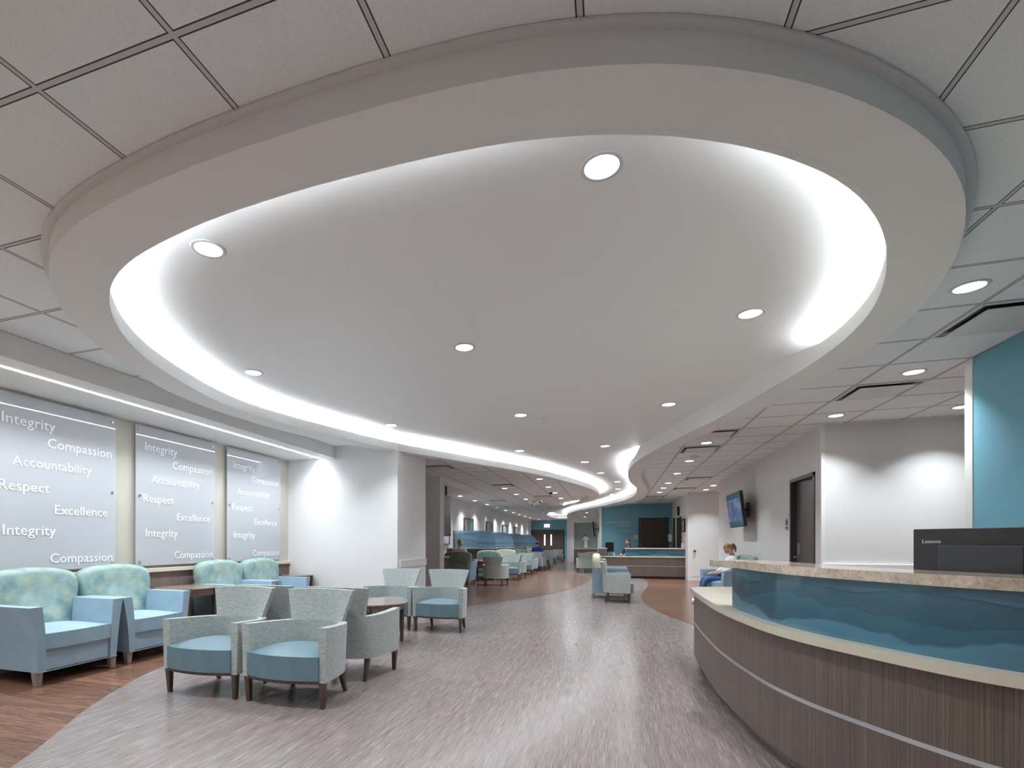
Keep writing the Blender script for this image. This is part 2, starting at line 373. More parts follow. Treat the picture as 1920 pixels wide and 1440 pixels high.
# ------------------------------------------------------------------ outlines of the dropped ceiling ring (metres)
OUT=[(-2.901,1.951),(-2.732,1.848),(-2.552,1.766),(-2.364,1.705),(-2.170,1.661),(-1.973,1.628),(-1.775,1.601),(-1.576,1.581),(-1.377,1.568),(-1.177,1.560),(-0.977,1.555),(-0.777,1.555),(-0.578,1.561),(-0.379,1.576),(-0.181,1.603),(0.013,1.646),(0.202,1.706),(0.384,1.785),(0.560,1.879),(0.727,1.986),(0.886,2.106),(1.036,2.238),(1.174,2.381),(1.300,2.535),(1.412,2.699),(1.510,2.872),(1.595,3.052),(1.670,3.237),(1.735,3.426),(1.789,3.618),(1.832,3.812),(1.862,4.009),(1.878,4.207),(1.882,4.407),(1.877,4.606),(1.860,4.845),(1.833,5.083),(1.797,5.320),(1.756,5.556),(1.714,5.793),(1.671,6.029),(1.625,6.264),(1.573,6.498),(1.504,6.769),(1.424,7.037),(1.337,7.303),(1.247,7.568),(1.161,7.834),(1.082,8.102),(1.009,8.372),(0.931,8.683),(0.857,8.994),(0.789,9.307),(0.730,9.621),(0.682,9.937),(0.645,10.294),(0.622,10.653),(0.612,11.012),(0.614,11.372),(0.625,11.732),(0.648,12.131),(0.680,12.529),(0.719,12.927),(0.764,13.325),(0.813,13.722),(0.868,14.158),(0.920,14.595),(0.963,15.033),(0.997,15.471),(1.022,15.950),(1.034,16.430),(1.035,16.910),(1.027,17.389),(1.006,17.908),(0.971,18.427),(0.915,18.942),(0.816,19.490),(0.672,20.028),(0.482,20.551),(0.253,21.060),(-0.015,21.596),(-0.292,22.128),(-0.563,22.663),(-0.834,23.242),(-1.079,23.832),(-1.297,24.433),(-1.507,25.079),(-1.687,25.734),(-1.829,26.397),(-1.958,27.105),(-2.062,27.816),(-2.113,28.571),(-2.124,29.330),(-2.147,30.089),(-2.210,30.885),(-2.355,31.692),(-2.791,32.349),(-3.396,31.933),(-3.587,31.155),(-3.655,30.362),(-3.676,29.603),(-3.652,28.845),(-3.594,28.128),(-3.523,27.412),(-3.433,26.699),(-3.308,26.032),(-3.150,25.371),(-2.992,24.751),(-2.823,24.134),(-2.634,23.524),(-2.439,22.956),(-2.236,22.392),(-2.026,21.830),(-1.807,21.271),(-1.601,20.751),(-1.403,20.228),(-1.223,19.698),(-1.073,19.201),(-0.938,18.699),(-0.825,18.193),(-0.743,17.682),(-0.692,17.206),(-0.669,16.729),(-0.674,16.250),(-0.698,15.771),(-0.729,15.333),(-0.769,14.895),(-0.819,14.458),(-0.877,14.022),(-0.937,13.627),(-1.007,13.233),(-1.087,12.841),(-1.174,12.451),(-1.275,12.065),(-1.382,11.722),(-1.500,11.383),(-1.627,11.046),(-1.763,10.713),(-1.911,10.386),(-2.051,10.098),(-2.195,9.813),(-2.340,9.527),(-2.484,9.241),(-2.628,8.956),(-2.775,8.672),(-2.907,8.425),(-3.041,8.179),(-3.173,7.932),(-3.300,7.683),(-3.425,7.434),(-3.553,7.185),(-3.680,6.937),(-3.801,6.685),(-3.895,6.465),(-3.976,6.241),(-4.040,6.012),(-4.086,5.777),(-4.120,5.540),(-4.147,5.302),(-4.170,5.063),(-4.185,4.824),(-4.189,4.625),(-4.180,4.427),(-4.159,4.229),(-4.128,4.032),(-4.085,3.838),(-4.031,3.646),(-3.965,3.459),(-3.887,3.275),(-3.800,3.096),(-3.707,2.919),(-3.609,2.745),(-3.505,2.575),(-3.390,2.412),(-3.262,2.260),(-3.121,2.121),(-2.966,1.996)]
INN=[(-2.857,2.265),(-2.694,2.154),(-2.518,2.063),(-2.333,1.994),(-2.140,1.943),(-1.945,1.903),(-1.748,1.871),(-1.549,1.848),(-1.350,1.833),(-1.150,1.824),(-0.950,1.821),(-0.750,1.822),(-0.551,1.829),(-0.353,1.848),(-0.157,1.882),(0.034,1.935),(0.220,2.005),(0.398,2.093),(0.568,2.197),(0.727,2.316),(0.874,2.449),(1.006,2.597),(1.123,2.757),(1.226,2.927),(1.316,3.105),(1.395,3.288),(1.463,3.476),(1.520,3.666),(1.564,3.860),(1.592,4.057),(1.605,4.255),(1.606,4.454),(1.594,4.653),(1.567,4.891),(1.530,5.128),(1.484,5.363),(1.433,5.598),(1.382,5.832),(1.335,6.067),(1.290,6.303),(1.241,6.537),(1.175,6.809),(1.098,7.078),(1.017,7.346),(0.938,7.614),(0.863,7.884),(0.791,8.155),(0.722,8.426),(0.646,8.737),(0.574,9.049),(0.509,9.362),(0.451,9.676),(0.405,9.992),(0.369,10.350),(0.348,10.709),(0.340,11.069),(0.340,11.428),(0.349,11.788),(0.369,12.188),(0.399,12.586),(0.440,12.984),(0.491,13.381),(0.547,13.777),(0.607,14.212),(0.657,14.649),(0.690,15.087),(0.706,15.526),(0.705,16.006),(0.690,16.485),(0.662,16.964),(0.616,17.441),(0.541,17.954),(0.439,18.463),(0.316,18.968),(0.167,19.507),(0.005,20.043),(-0.166,20.576),(-0.345,21.107),(-0.554,21.668),(-0.786,22.221),(-1.028,22.770),(-1.274,23.360),(-1.486,23.962),(-1.667,24.575),(-1.844,25.231),(-1.997,25.892),(-2.108,26.562),(-2.195,27.276),(-2.271,27.992),(-2.333,28.749),(-2.373,29.508),(-2.411,30.304),(-2.544,31.081),(-3.074,31.028),(-3.212,30.272),(-3.242,29.515),(-3.250,28.755),(-3.253,28.035),(-3.238,27.316),(-3.177,26.601),(-3.076,25.930),(-2.933,25.267),(-2.757,24.654),(-2.561,24.045),(-2.364,23.435),(-2.186,22.862),(-2.013,22.288),(-1.841,21.713),(-1.678,21.177),(-1.504,20.646),(-1.307,20.122),(-1.093,19.605),(-0.899,19.124),(-0.730,18.635),(-0.592,18.135),(-0.482,17.628),(-0.406,17.156),(-0.359,16.680),(-0.342,16.202),(-0.354,15.724),(-0.387,15.286),(-0.439,14.850),(-0.512,14.417),(-0.601,13.986),(-0.690,13.597),(-0.788,13.209),(-0.892,12.823),(-1.002,12.438),(-1.118,12.056),(-1.232,11.714),(-1.354,11.376),(-1.483,11.040),(-1.619,10.706),(-1.763,10.377),(-1.901,10.088),(-2.046,9.803),(-2.195,9.520),(-2.342,9.236),(-2.486,8.950),(-2.626,8.662),(-2.747,8.410),(-2.871,8.160),(-3.000,7.912),(-3.129,7.665),(-3.246,7.413),(-3.344,7.153),(-3.428,6.887),(-3.505,6.618),(-3.571,6.387),(-3.636,6.156),(-3.700,5.925),(-3.761,5.693),(-3.816,5.459),(-3.863,5.224),(-3.897,4.988),(-3.914,4.749),(-3.914,4.551),(-3.898,4.353),(-3.865,4.158),(-3.819,3.964),(-3.765,3.772),(-3.708,3.580),(-3.645,3.391),(-3.572,3.206),(-3.486,3.027),(-3.385,2.855),(-3.272,2.692),(-3.146,2.537),(-3.008,2.394)]

OUT = spline(OUT, 2, True); INN = spline(INN, 2, True)
def area(P): return sum(P[i-1][0]*P[i][1]-P[i][0]*P[i-1][1] for i in range(len(P)))/2
if area(OUT) < 0: OUT.reverse()
if area(INN) < 0: INN.reverse()
# both run counter-clockwise: offset() to the left goes inwards
# ------------------------------------------------------------------ the setting
XL, XR = -5.265, 2.70
bm = bmesh.new(); poly(bm, [[(-6, -3), (5.2, -3), (5.2, 36), (-6, 36)]], 0); struct('floor', bm, M['planks'])
bm = bmesh.new(); 
FL = [p for p in OUT if p[1] > 2.35]
k_ = max(range(len(FL)), key=lambda i: math.dist(FL[i-1], FL[i])); FL = FL[k_:]+FL[:k_]      # starts right after the open near side
near = [(-3.12, 2.03), (-3.0, 1.83), (-2.6, 1.3), (-1.8, .7), (-.4, .3), (.9, .6), (1.5, 1.5)]
if math.dist(FL[-1], near[0]) > math.dist(FL[-1], near[-1]): near.reverse()
prism(bm, FL+near, .0003, .002); struct('floor.001', bm, M['vinyl'])
bm = bmesh.new(); poly(bm, [[(-6, -3), (5.2, -3), (5.2, 36), (-6, 36)], OUT], ZC); struct('ceiling', bm, M['tile'])
bm = bmesh.new(); poly(bm, [OUT], ZT); struct('ceiling.001', bm, M['tray'])
# dropped ring: underside, outer face, inner lip (runs up to the tray where there is no cove)
def nocove(p): return p[0] > .2 and 4.95 < p[1] < 9.75
bm = bmesh.new(); poly(bm, [OUT, INN], ZS); poly(bm, [OUT, INN], ZS+.012)
struct('ceiling.002', bm, M['soffit'])
bm = bmesh.new(); band(bm, OUT, offset(OUT, .012), ZS-.001, ZT, True); struct('ceiling.003', bm, M['soffit'], 40)
bm = bmesh.new(); lipo = offset(INN, -.028); n = len(INN)
def lip_top(p):
    if p[0] < .2: return 2.772
    f = max(min((p[1]-4.75)/.6, (9.9-p[1])/.4), 0) if 4.75 < p[1] < 9.9 else 0
    return 2.772+(ZT-2.772)*min(1, f)
hi = [lip_top(p) for p in INN]
q = [[bm.verts.new((*P[i], z if z else hi[i])) for i in range(n)] for P in (INN, lipo) for z in (ZS-.0005, None)]
for i in range(n):
    j = (i+1) % n
    for a, b in ((q[0], q[1]), (q[3], q[2]), (q[1], q[3]), (q[2], q[0])): bm.faces.new((a[i], a[j], b[j], b[i]))
struct('ceiling.004', bm, M['soffit_face'], 40)
bm = bmesh.new(); band(bm, OUT, offset(OUT, -.035), ZC-.012, ZC-.002, True); struct('trim_1', bm, M['bar'], 0)
# cove tape
st = [i for i in range(n) if nocove(INN[i]) and not nocove(INN[(i+1) % n])][0]
order = [(st+1+k) % n for k in range(n)]
keep = [i for i in order if not nocove(INN[i])]
gap = [k for k, i in enumerate(keep) if -.25 < INN[i][0] < .50 and INN[i][1] < 2.4]      # no tape over the near side
a_, b_ = offset(INN, -.080), offset(INN, -.115)
bm = bmesh.new()
for ks in (keep[:min(gap)], keep[max(gap)+1:]): band(bm, [a_[i] for i in ks], [b_[i] for i in ks], 2.750, 2.757)
t = root('cove_light', (0, 0, 0), 0, 'long LED tape glowing behind the lip of the curved dropped ceiling ring', 'light')
mk('light_tape', bm, M['cove'], t, 40)
bm = bmesh.new(); band(bm, [offset(INN, -.075)[i] for i in keep], [offset(INN, -.12)[i] for i in keep], 2.668, 2.750); mk('channel', bm, M['alu'], t, 40)

# walls
wc = M['cover']
struct('wall_left', B(-5.6, XL, -3, 7.43, 0, 2.775), wc)
bm = B(XL, XL+.022, -3, 7.43, .10, .830); box(bm, XL, XL+.012, -3, 7.43, 0, .10); struct('trim_2', bm, M['wain'])
bm = B(XL, XL+.05, -3, 7.43, .830, .882, bev=.006); struct('trim_3', bm, M['cream'])
struct('ceiling.005', B(XL, -4.357, -3, 7.43, 2.588, 2.775), M['bulk'])
struct('wall_left_return', B(-5.6, -3.232, 7.43, 8.717, 0, 2.775), M['wall_white'])
bm = B(-3.232, -3.232+.03, 7.50, 8.70, .785, .905, bev=.006); struct('trim_4', bm, M['trim'])
struct('baseboard_left', B(-3.232, -3.22, 7.43, 8.717, 0, .10), M['trim'])
struct('wall_left_wing', B(-5.6, -3.88, 11.45, 11.76, 0, 2.775), M['wall'])
struct('trim_5', B(-4.22, -3.98, 11.42, 11.45, .75, .90, bev=.006), M['trim'])
struct('wall_left_back', B(-5.6, -5.38, 8.717, 35.5, 0, 2.775), M['wall'])
struct('ceiling.006', B(-5.38, -3.87, 11.76, 14.3, 2.635, 2.775), M['bulk'])
# far end wall with double doors
bm = bmesh.new(); DX0, DX1, DH = -5.30, -3.02, 2.10
box(bm, -5.6, DX0, 35.5, 35.7, 0, 2.775); box(bm, DX1, -2.5, 35.5, 35.7, 0, 2.775); box(bm, DX0, DX1, 35.5, 35.7, DH, 2.775)
struct('wall_far', bm, M['teal'])
def door(name, x0, x1, y, h, lites, lever, m=M['midwood'], hx=None):
    d = root(name, (0, 0, 0)); d['kind'] = 'structure'
    mk('leaf', B(x0+.01, x1-.01, y, y+.045, .012, h-.01, bev=.003), m, d)
    if lites:
        mk('window_pane', B(lites-.05, lites+.05, y-.004, y+.05, 1.02, 1.78), mat('door_pane', (.7, .74, .62), .1, emit=(.9, 1, .75), es=.55), d)
    if lever: bm = bmesh.new(); tube(bm, [(lever, y, 1.0), (lever, y-.05, 1.0), (lever+(.1 if lever < (x0+x1)/2 else -.1), y-.055, 1.0)], .011); mk('handle', bm, M['chrome'], d)
    return d
mid = (DX0+DX1)/2
door('door_1', DX0+.05, mid, 35.56, DH-.05, mid-.22, 0); d = door('door_2', mid, DX1-.05, 35.56, DH-.05, mid+.22, 0)
mk('door_closer', B(mid+.35, mid+1.0, 35.49, 35.56, 1.93, 1.99), M['charcoal'], d)
bm = bmesh.new(); box(bm, DX0, DX0+.05, 35.47, 35.62, 0, DH); box(bm, DX1-.05, DX1, 35.47, 35.62, 0, DH); box(bm, DX0, DX1, 35.47, 35.62, DH-.05, DH)
struct('trim_6', bm, M['frame'])
struct('trim_7', B(-5.38, -5.31, 35.42, 35.5, 0, 2.775), M['trim'])
# niche wall beside the doors
bm = bmesh.new(); NX0, NX1 = -2.24, -.80
box(bm, -2.67, NX0, 33, 35.7, 0, 2.775); box(bm, NX1, -.457, 33, 35.7, 0, 2.775)
box(bm, NX0, NX1, 33, 35.7, 2.475, 2.775); struct('wall_niche', bm, M['wall_white'])
struct('wall_niche_back', B(NX0, NX1, 33.5, 33.6, 0, 2.475), M['greygreen'])
# teal reception wall block
struct('wall_reception', B(-.42, 2.31, 21.9, 22.0, 0, 2.775), M['teal'])
struct('wall_reception_side', B(-.457, 2.31, 22.0, 33.0, 0, 2.775), M['wall'])
struct('trim_8', B(-.47, -.37, 21.86, 22.0, 0, 2.775), M['trim'])
bm = B(1.06, 1.12, 21.86, 21.9, 0, 2.20); box(bm, 2.12, 2.18, 21.86, 21.9, 0, 2.20); box(bm, 1.06, 2.18, 21.86, 21.9, 2.14, 2.20)
struct('trim_9', bm, M['frame']); door('door_3', 1.12, 2.12, 21.85, 2.14, 0, 0, M['darkwood'])
# side wall of the reception with a pair of dark doors
struct('wall_right_reception', B(2.31, 2.5, 17.75, 22.0, 0, 2.775), M['wall'])
d = root('door_4', (0, 0, 0)); d['kind'] = 'structure'
mk('leaf', B(2.275, 2.31, 20.50, 21.40, 0, 2.13), M['darkwood'], d); mk('leaf', B(2.275, 2.31, 19.10, 20.20, 0, 2.09), M['darkwood'], d)
struct('trim_10', B(2.26, 2.31, 20.24, 20.46, 0, 2.16), M['trim'])
# white wall with closet door
struct('wall_right_white', B(2.31, 5.0, 17.60, 17.75, 0, 2.775), M['wall'])
d = root('door_5', (0, 0, 0)); d['kind'] = 'structure'
mk('leaf', B(2.42, 3.25, 17.585, 17.60, .12, 2.12, bev=.003), M['wall'], d)
bm = bmesh.new(); lathe(bm, [(0, 0), (.03, 0), (.035, .012), (.014, .02), (.014, .05), (.034, .06), (.036, .085), (0, .10)], 16); bmesh.ops.rotate(bm, verts=bm.verts, matrix=Matrix.Rotation(PI/2, 3, 'X')); bmesh.ops.translate(bm, verts=bm.verts, vec=(2.50, 17.585, .93)); mk('knob', bm, M['charcoal'], d)
struct('baseboard_right', B(2.31, 5.0, 17.585, 17.60, 0, .10), M['trim'])
# long right wall with the brown door
d0, d1, dh = 8.28, 9.30, 2.175
bm = bmesh.new(); box(bm, XR, XR+.16, 8.05, d0, 0, 2.775); box(bm, XR, XR+.16, d1, 14.9, 0, 2.775); box(bm, XR, XR+.16, d0, d1, dh, 2.775)
struct('wall_right', bm, M['wall'])
bm = bmesh.new()
for y0, y1, z0, z1 in ((d0, d0+.05, 0, dh), (d1-.05, d1, 0, dh), (d0, d1, dh-.05, dh)):
    box(bm, XR-.015, XR+.15, y0, y1, z0, z1)
    box(bm, XR+.115, XR+.15, y0-.0, y1+.0, z0, z1)
struct('trim_11', bm, M['frame'])
d = root('door_6', (0, 0, 0)); d['kind'] = 'structure'
mk('leaf', B(XR+.07, XR+.112, d0+.05, d1-.05, .01, dh-.05), M['midwood'], d)
bm = B(XR+.05, XR+.07, 9.09, 9.17, 1.0, 1.18, bev=.004); mk('lock_plate', bm, M['alu'], d)
bm = bmesh.new(); tube(bm, [(XR+.07, 9.13, .965), (XR+.0, 9.13, .965), (XR-.005, 9.02, .965)], .012); lathe(bm, [(0, 0), (.001, 0)], 6); mk('handle', bm, M['chrome'], d)
struct('wall_right_return', B(XR+.16, 5.0, 8.05, 8.20, 0, 2.775), M['wall'])
struct('trim_12', B(XR+.0, 5.0, 8.01, 8.05, .80, .905, bev=.006), M['trim'])
struct('trim_13', B(XR-.012, XR+.03, 8.036, 8.09, 0, 2.775), M['wall_white'])
struct('baseboard_right.001', B(XR-.012, XR, 9.30, 14.9, 0, .10), M['trim'])
# teal wall near the desk
struct('wall_right_teal', B(2.955, 3.15, -3, 5.53, 0, 2.775), M['teal'])
struct('trim_14', B(2.95, 3.155, 5.53, 5.63, 0, 2.775), M['trim'])
struct('wall_right_far', B(5.0, 5.2, -3, 17.75, 0, 2.775), M['wall'])
struct('wall_right_end', B(XR+.16, 5.0, 14.75, 14.9, 0, 2.775), M['wall'])
struct('wall_back', B(-6, 5.2, -3.15, -3, 0, 2.9), M['wall'])

# ------------------------------------------------------------------ ceiling fittings
def downlight():
    r = root('downlight', (0, 0, 0))
    bm = bmesh.new(); lathe(bm, [(.073, -.001), (.076, -.006), (.092, -.006), (.097, -.001), (.097, .0), (.073, .0)], 40)
    mk('trim_ring', bm, M['lamp_trim'], r)
    bm = bmesh.new(); lathe(bm, [(0, -.0045), (.05, -.0045), (.0735, -.003)], 40); mk('lens', bm, M['glow'], r)
    ld = bpy.data.lights.new('lamp', 'AREA'); ld.shape = 'DISK'; ld.size = .13; ld.energy = DOWN_W; ld.color = COOL; ld.spread = math.radians(106)
    lo = link(bpy.data.objects.new('lamp', ld), r); lo.location = (0, 0, -.008)
    return r
DL = {
 ('curved tray ceiling', ZT): [('near row', [(-2.21, 2.36), (-.04, 2.39)]), ('wide row', [(-3.39, 4.21), (-1.21, 4.23), (.98, 4.26)]), ('middle row', [(-3.01, 6.7), (-1.14, 6.7), (.67, 6.74)]),
   ('narrowing neck', [(-1.6, 9.28), (-.1, 9.28), (-.52, 10.98)]), ('far narrow strip', [(-.24, 12.81), (.17, 14.78), (.21, 16.77), (.03, 18.65), (-.47, 20.66)])],
 ('grid ceiling', ZC): [('row over the desk and teal wall', [(2.12, 4.0), (2.68, 5.83), (2.67, 7.52), (3.90, 7.50)]), ('right-hand corridor row', [(1.44, 8.93), (1.44, 10.8), (1.44, 12.66), (1.44, 14.58), (1.44, 15.86), (1.44, 17.13)]),
   ('pair before the white closet wall', [(2.69, 15.6), (2.69, 16.75)]), ('left lounge row beside the curve', [(-1.69, 12.69), (-1.69, 14.58), (-1.69, 16.34), (-1.69, 18.34), (-1.69, 20.31)]),
   ('middle lounge row', [(-2.94, 14.54), (-2.94, 16.43), (-2.94, 18.39), (-2.94, 20.34)]), ('row along the picture wall', [(-4.86, 16.47+1.95*k) for k in range(9)]),
   ('added fill row out of view around the camera', [(-3.4, -.9), (-1.2, -.9), (1.0, -.9), (-2.3, .35), (.4, .25), (2.2, .2), (2.2, -1.2)]), ('far lobby by the statue', [(-1.21, 27.4), (-1.52, 31.9), (-4.6, 34.2), (-3.3, 34.2)])]}  # unseen row around the camera is added to brighten desk, floor and ceiling
first = downlight(); used = False
for (where, z), rows in DL.items():
    for row, pts in rows:
        for k, (x, y) in enumerate(pts):
            o = copy_tree(first) if used else first; used = True
            o.location = (x, y, z-.001)
            q = 'nearest end' if (k == 0 and len(pts) > 1 and y != pts[-1][1]) else (ORD[k]+' along')
            if row in ('near row', 'wide row', 'middle row'): q = ('left one', 'centre one', 'right one')[k] if len(pts) == 3 else ('left one', 'right one')[k]
            tag(o, 'round lit downlight, %s, %s, %s' % (where, row, q), 'ceiling light', 'recessed downlights')
# linear wall-wash light
t = root('linear_light', (-4.607, 0, 2.588), 0, 'thin bright linear light in the underside of the bulkhead above the word panels', 'light')
mk('light_strip', B(-.014, .014, -3, 7.40, -.004, -.001), M['slot'], t); mk('housing', B(-.02, .02, -3, 7.42, -.001, .0), M['alu'], t)
ld = bpy.data.lights.new('lamp', 'AREA'); ld.shape = 'RECTANGLE'; ld.size = .028; ld.size_y = 10.3; ld.energy = SLOT_W; ld.color = COOL; ld.spread = math.radians(128)
lo = link(bpy.data.objects.new('lamp', ld), t); lo.location = (0, 2.2, -.006)
# diffusers
def diffuser():
    r = root('ceiling_vent', (0, 0, 0))
    mk('recess', B(-.285, .285, -.285, .285, -.003, -.001), M['dark'], r)
    bm = bmesh.new()
    for a in ((-.30, .30, -.30, -.278), (-.30, .30, .278, .30), (-.30, -.278, -.278, .278), (.278, .30, -.278, .278)): box(bm, *a, -.008, -.001)
    mk('frame', bm, M['bar'], r)
    bm = bmesh.new(); hexa(bm, [(-.235, -.235, -.022), (.235, -.235, -.022), (.235, .235, -.022), (-.235, .235, -.022)], [(-.235, -.235, -.016), (.235, -.235, -.016), (.235, .235, -.016), (-.235, .235, -.016)])
    box(bm, -.06, .06, -.06, .06, -.016, -.001)
    mk('panel', bm, M['bar'], r); return r
v0 = diffuser()
vents = [((2.653, 4.613), 'beside the near teal wall'), ((2.653, 6.448), 'before the white wall with the rail'), ((1.434, 8.28), 'beside the curved edge, nearest of the corridor vents'), ((1.434, 9.505), 'just behind the nearest corridor vent'),
 ((2.043, 13.79), 'near the wall-mounted television'), ((2.043, 16.23), 'before the white closet wall'), ((1.434, 18.68), 'above the far reception desk'), ((-3.44, 10.12), 'between the white column and the brown wing wall'),
 ((-2.83, 13.79), 'over the front of the lounge rows'), ((-4.05, 18.68), 'near the first picture on the left wall'), ((-4.66, 22.35), 'near the second picture on the left wall'), ((-2.22, 17.45), 'just before the mirror dome')]
for i, ((x, y), s) in enumerate(vents):
    o = v0 if i == 0 else copy_tree(v0); o.location = (x, y, ZC); tag(o, 'square grey ceiling vent ' + s, 'ceiling vent', 'square ceiling vents')
# mirror dome
bm = bmesh.new(); lathe(bm, [(.27, 0)]+[(.27*math.cos(a), -.20*math.sin(a)) for a in [PI/2*k/12 for k in range(1, 12)]]+[(0, -.20)], 40)
o = mk('mirror_dome', bm, M['chrome']); o.location = (-2.74, 19.44, ZC-.002); tag(o, 'shiny chrome half-dome security mirror hanging under the grid ceiling of the lounge', 'mirror')
# detectors, sprinklers, strobe, camera
def disc(name, x, y, z, r, h, m, label, cat, group=None, two=None):
    bm = bmesh.new(); lathe(bm, [(r, 0), (r, -h*.4), (r*.8, -h*.7), (0, -h*.7)], 24)
    if two: lathe(bm, [(r*.5, -h*.7), (r*.45, -h), (0, -h)], 20)
    o = mk(name, bm, m); o.location = (x, y, z); return tag(o, label, cat, group)
disc('smoke_detector', 1.45, 10.2, ZC, .075, .05, M['trim'], 'beige smoke detector on the grid ceiling above the corridor lights', 'smoke detector', None, 1)
disc('sprinkler', 1.44, 13.39, ZC, .035, .02, M['bar'], 'small round sprinkler cover between the corridor downlights', 'sprinkler')
disc('sprinkler', -.87, 6.98, ZT, .04, .012, M['bar'], 'small round sprinkler cover in the curved tray ceiling', 'sprinkler')
disc('security_camera', -4.0, 14.35, ZC, .06, .10, M['charcoal'], 'small dark dome camera at the end of the left bulkhead', 'camera')
disc('security_camera', -1.80, 16.15, ZC, .05, .09, M['charcoal'], 'small dark dome camera beside a lounge downlight under the curve', 'camera')
t = root('fire_strobe', (.90, 20.1, ZC), 0, 'small red fire alarm strobe on the ceiling before the teal reception wall', 'fire alarm')
mk('body', B(-.06, .06, -.06, .06, -.05, 0, bev=.008), M['red'], t); mk('flash_lens', B(-.025, .025, -.062, .0, -.075, -.05), M['white'], t)
# exit sign
t = root('exit_sign', (-4.22, 35.468, 2.27), 0, 'white exit sign with red letters above the far double doors', 'sign')
mk('body', B(-.19, .19, -.03, .03, 0, .23, bev=.006), M['exit_face'], t); text('EXIT', .15, M['exit'], t, (0, -.032, .06), (PI/2, 0, 0), .25, align='CENTER')
# ------------------------------------------------------------------ word panels on the left wall
WORDS = [('Integrity', .112, .575, 2.275), ('Compassion', .505, 1.165, 2.11), ('Accountability', .205, .95, 1.90), ('Respect', .085, .52, 1.665),
         ('Excellence', .57, 1.119, 1.465), ('Integrity', .12, .578, 1.255), ('Compassion', .53, 1.177, .985)]
for k, (y0, where) in enumerate(((2.98, 'above the two nearest armchairs, cut by the picture edge'), (4.456, 'above the wooden side table, middle one of three'), (5.916, 'next to the white return wall, farthest of three'))):
    t = root('word_panel', (XL+.045, y0, .915), 0, 'frosted panel of white words ' + where, 'wall panel', 'frosted word panels')
    W_, H_ = 1.226, 1.64
    mk('sheet', B(0, .010, 0, W_, 0, H_), M['acrylic'], t, 0)
    for yy in (.045, W_-.045):
        for zz in (.045, H_/2, H_-.045):
            bm = bmesh.new(); lathe(bm, [(0, 0), (.011, 0), (.011, .05), (.0125, .052), (.0125, .064), (0, .065)], 16)
            bmesh.ops.rotate(bm, verts=bm.verts, matrix=Matrix.Rotation(PI/2, 3, 'Y')); bmesh.ops.translate(bm, verts=bm.verts, vec=(-.044, yy, zz)); mk('standoff', bm, M['brass'], t)
    for s, a, b, z in WORDS:
        text(s, .13, M['letter'], t, (.0125, a, z-.915), (PI/2, 0, PI/2), b-a)

# ------------------------------------------------------------------ main reception desk
SF = [(1.20, 5.75), (.93, 5.66), (.80, 5.60), (.745, 5.50), (.727, 5.2), (.712, 4.65), (.708, 4.15), (.722, 3.83), (.745, 3.55), (.792, 3.183), (.865, 2.91), (.935, 2.74), (1.0, 2.61), (1.10, 2.42), (1.195, 2.275), (1.30, 2.165), (1.5, 2.02), (1.8, 1.88), (2.3, 1.78), (2.93, 1.75)]
SFs = SF[:4] + spline(SF[3:], 5)
def inward(P, d): return offset(P, d, False)
BK = [(2.93, 2.55), (2.4, 2.6), (1.95, 2.85), (1.68, 3.3), (1.55, 3.9), (1.50, 4.6), (1.50, 5.75)]
desk = root('reception_desk', (0, 0, 0), 0, 'big curved front desk with cream counter, stone ledge and blue art glass', 'desk')
bm = bmesh.new(); prism(bm, SFs+BK, .698, .742, bev=.006); mk('countertop', bm, M['cream'], desk)
fp = inward(SFs, .035)[1:]
bm = bmesh.new(); band(bm, fp, inward(SFs, .06)[1:], .08, .392); mk('front_panel', bm, M['lam'], desk)
bm = bmesh.new(); band(bm, fp, inward(SFs, .06)[1:], .412, .698); mk('front_panel', bm, M['lam'], desk)
bm = bmesh.new(); band(bm, inward(SFs, .034)[1:], inward(SFs, .06)[1:], .392, .412); mk('metal_strip', bm, M['alu'], desk)
bm = bmesh.new(); band(bm, inward(SFs, .10)[2:], inward(SFs, .12)[2:], .0, .08); mk('toe_kick', bm, M['wain'], desk)
bm = bmesh.new(); prism(bm, inward(SFs, .12)[2:]+[(2.9, 2.5), (1.9, 2.85), (1.5, 3.9), (1.45, 5.6)], .08, .698); mk('carcass', bm, M['lam'], desk)
gi = [i for i, p in enumerate(SFs) if p[1] < 3.93]
g0, g1, g2 = inward(SFs, .068), inward(SFs, .082), inward(SFs, .20)
bm = bmesh.new(); band(bm, [g0[i] for i in gi], [g1[i] for i in gi], .742, 1.017); mk('art_glass', bm, M['art'], desk, 40)
gj = gi[1:]
bm = bmesh.new(); band(bm, [inward(SFs, .084)[i] for i in gj], [g2[i] for i in gj], .742, 1.017); mk('ledge_wall', bm, M['lam'], desk, 40)
l0, l1 = inward(SFs, .050), inward(SFs, .34)
lf = [(.67, 4.02)]+[l0[i] for i in gi if SFs[i][1] < 3.75]; lb = [(.93, 4.10)]+[l1[i] for i in gi if SFs[i][1] < 3.75]
lf[1:1] = [(.676, 3.90)]
bm = bmesh.new(); prism(bm, lf+lb[::-1], 1.017, 1.062, bev=.003); mk('ledge', bm, M['stone'], desk)
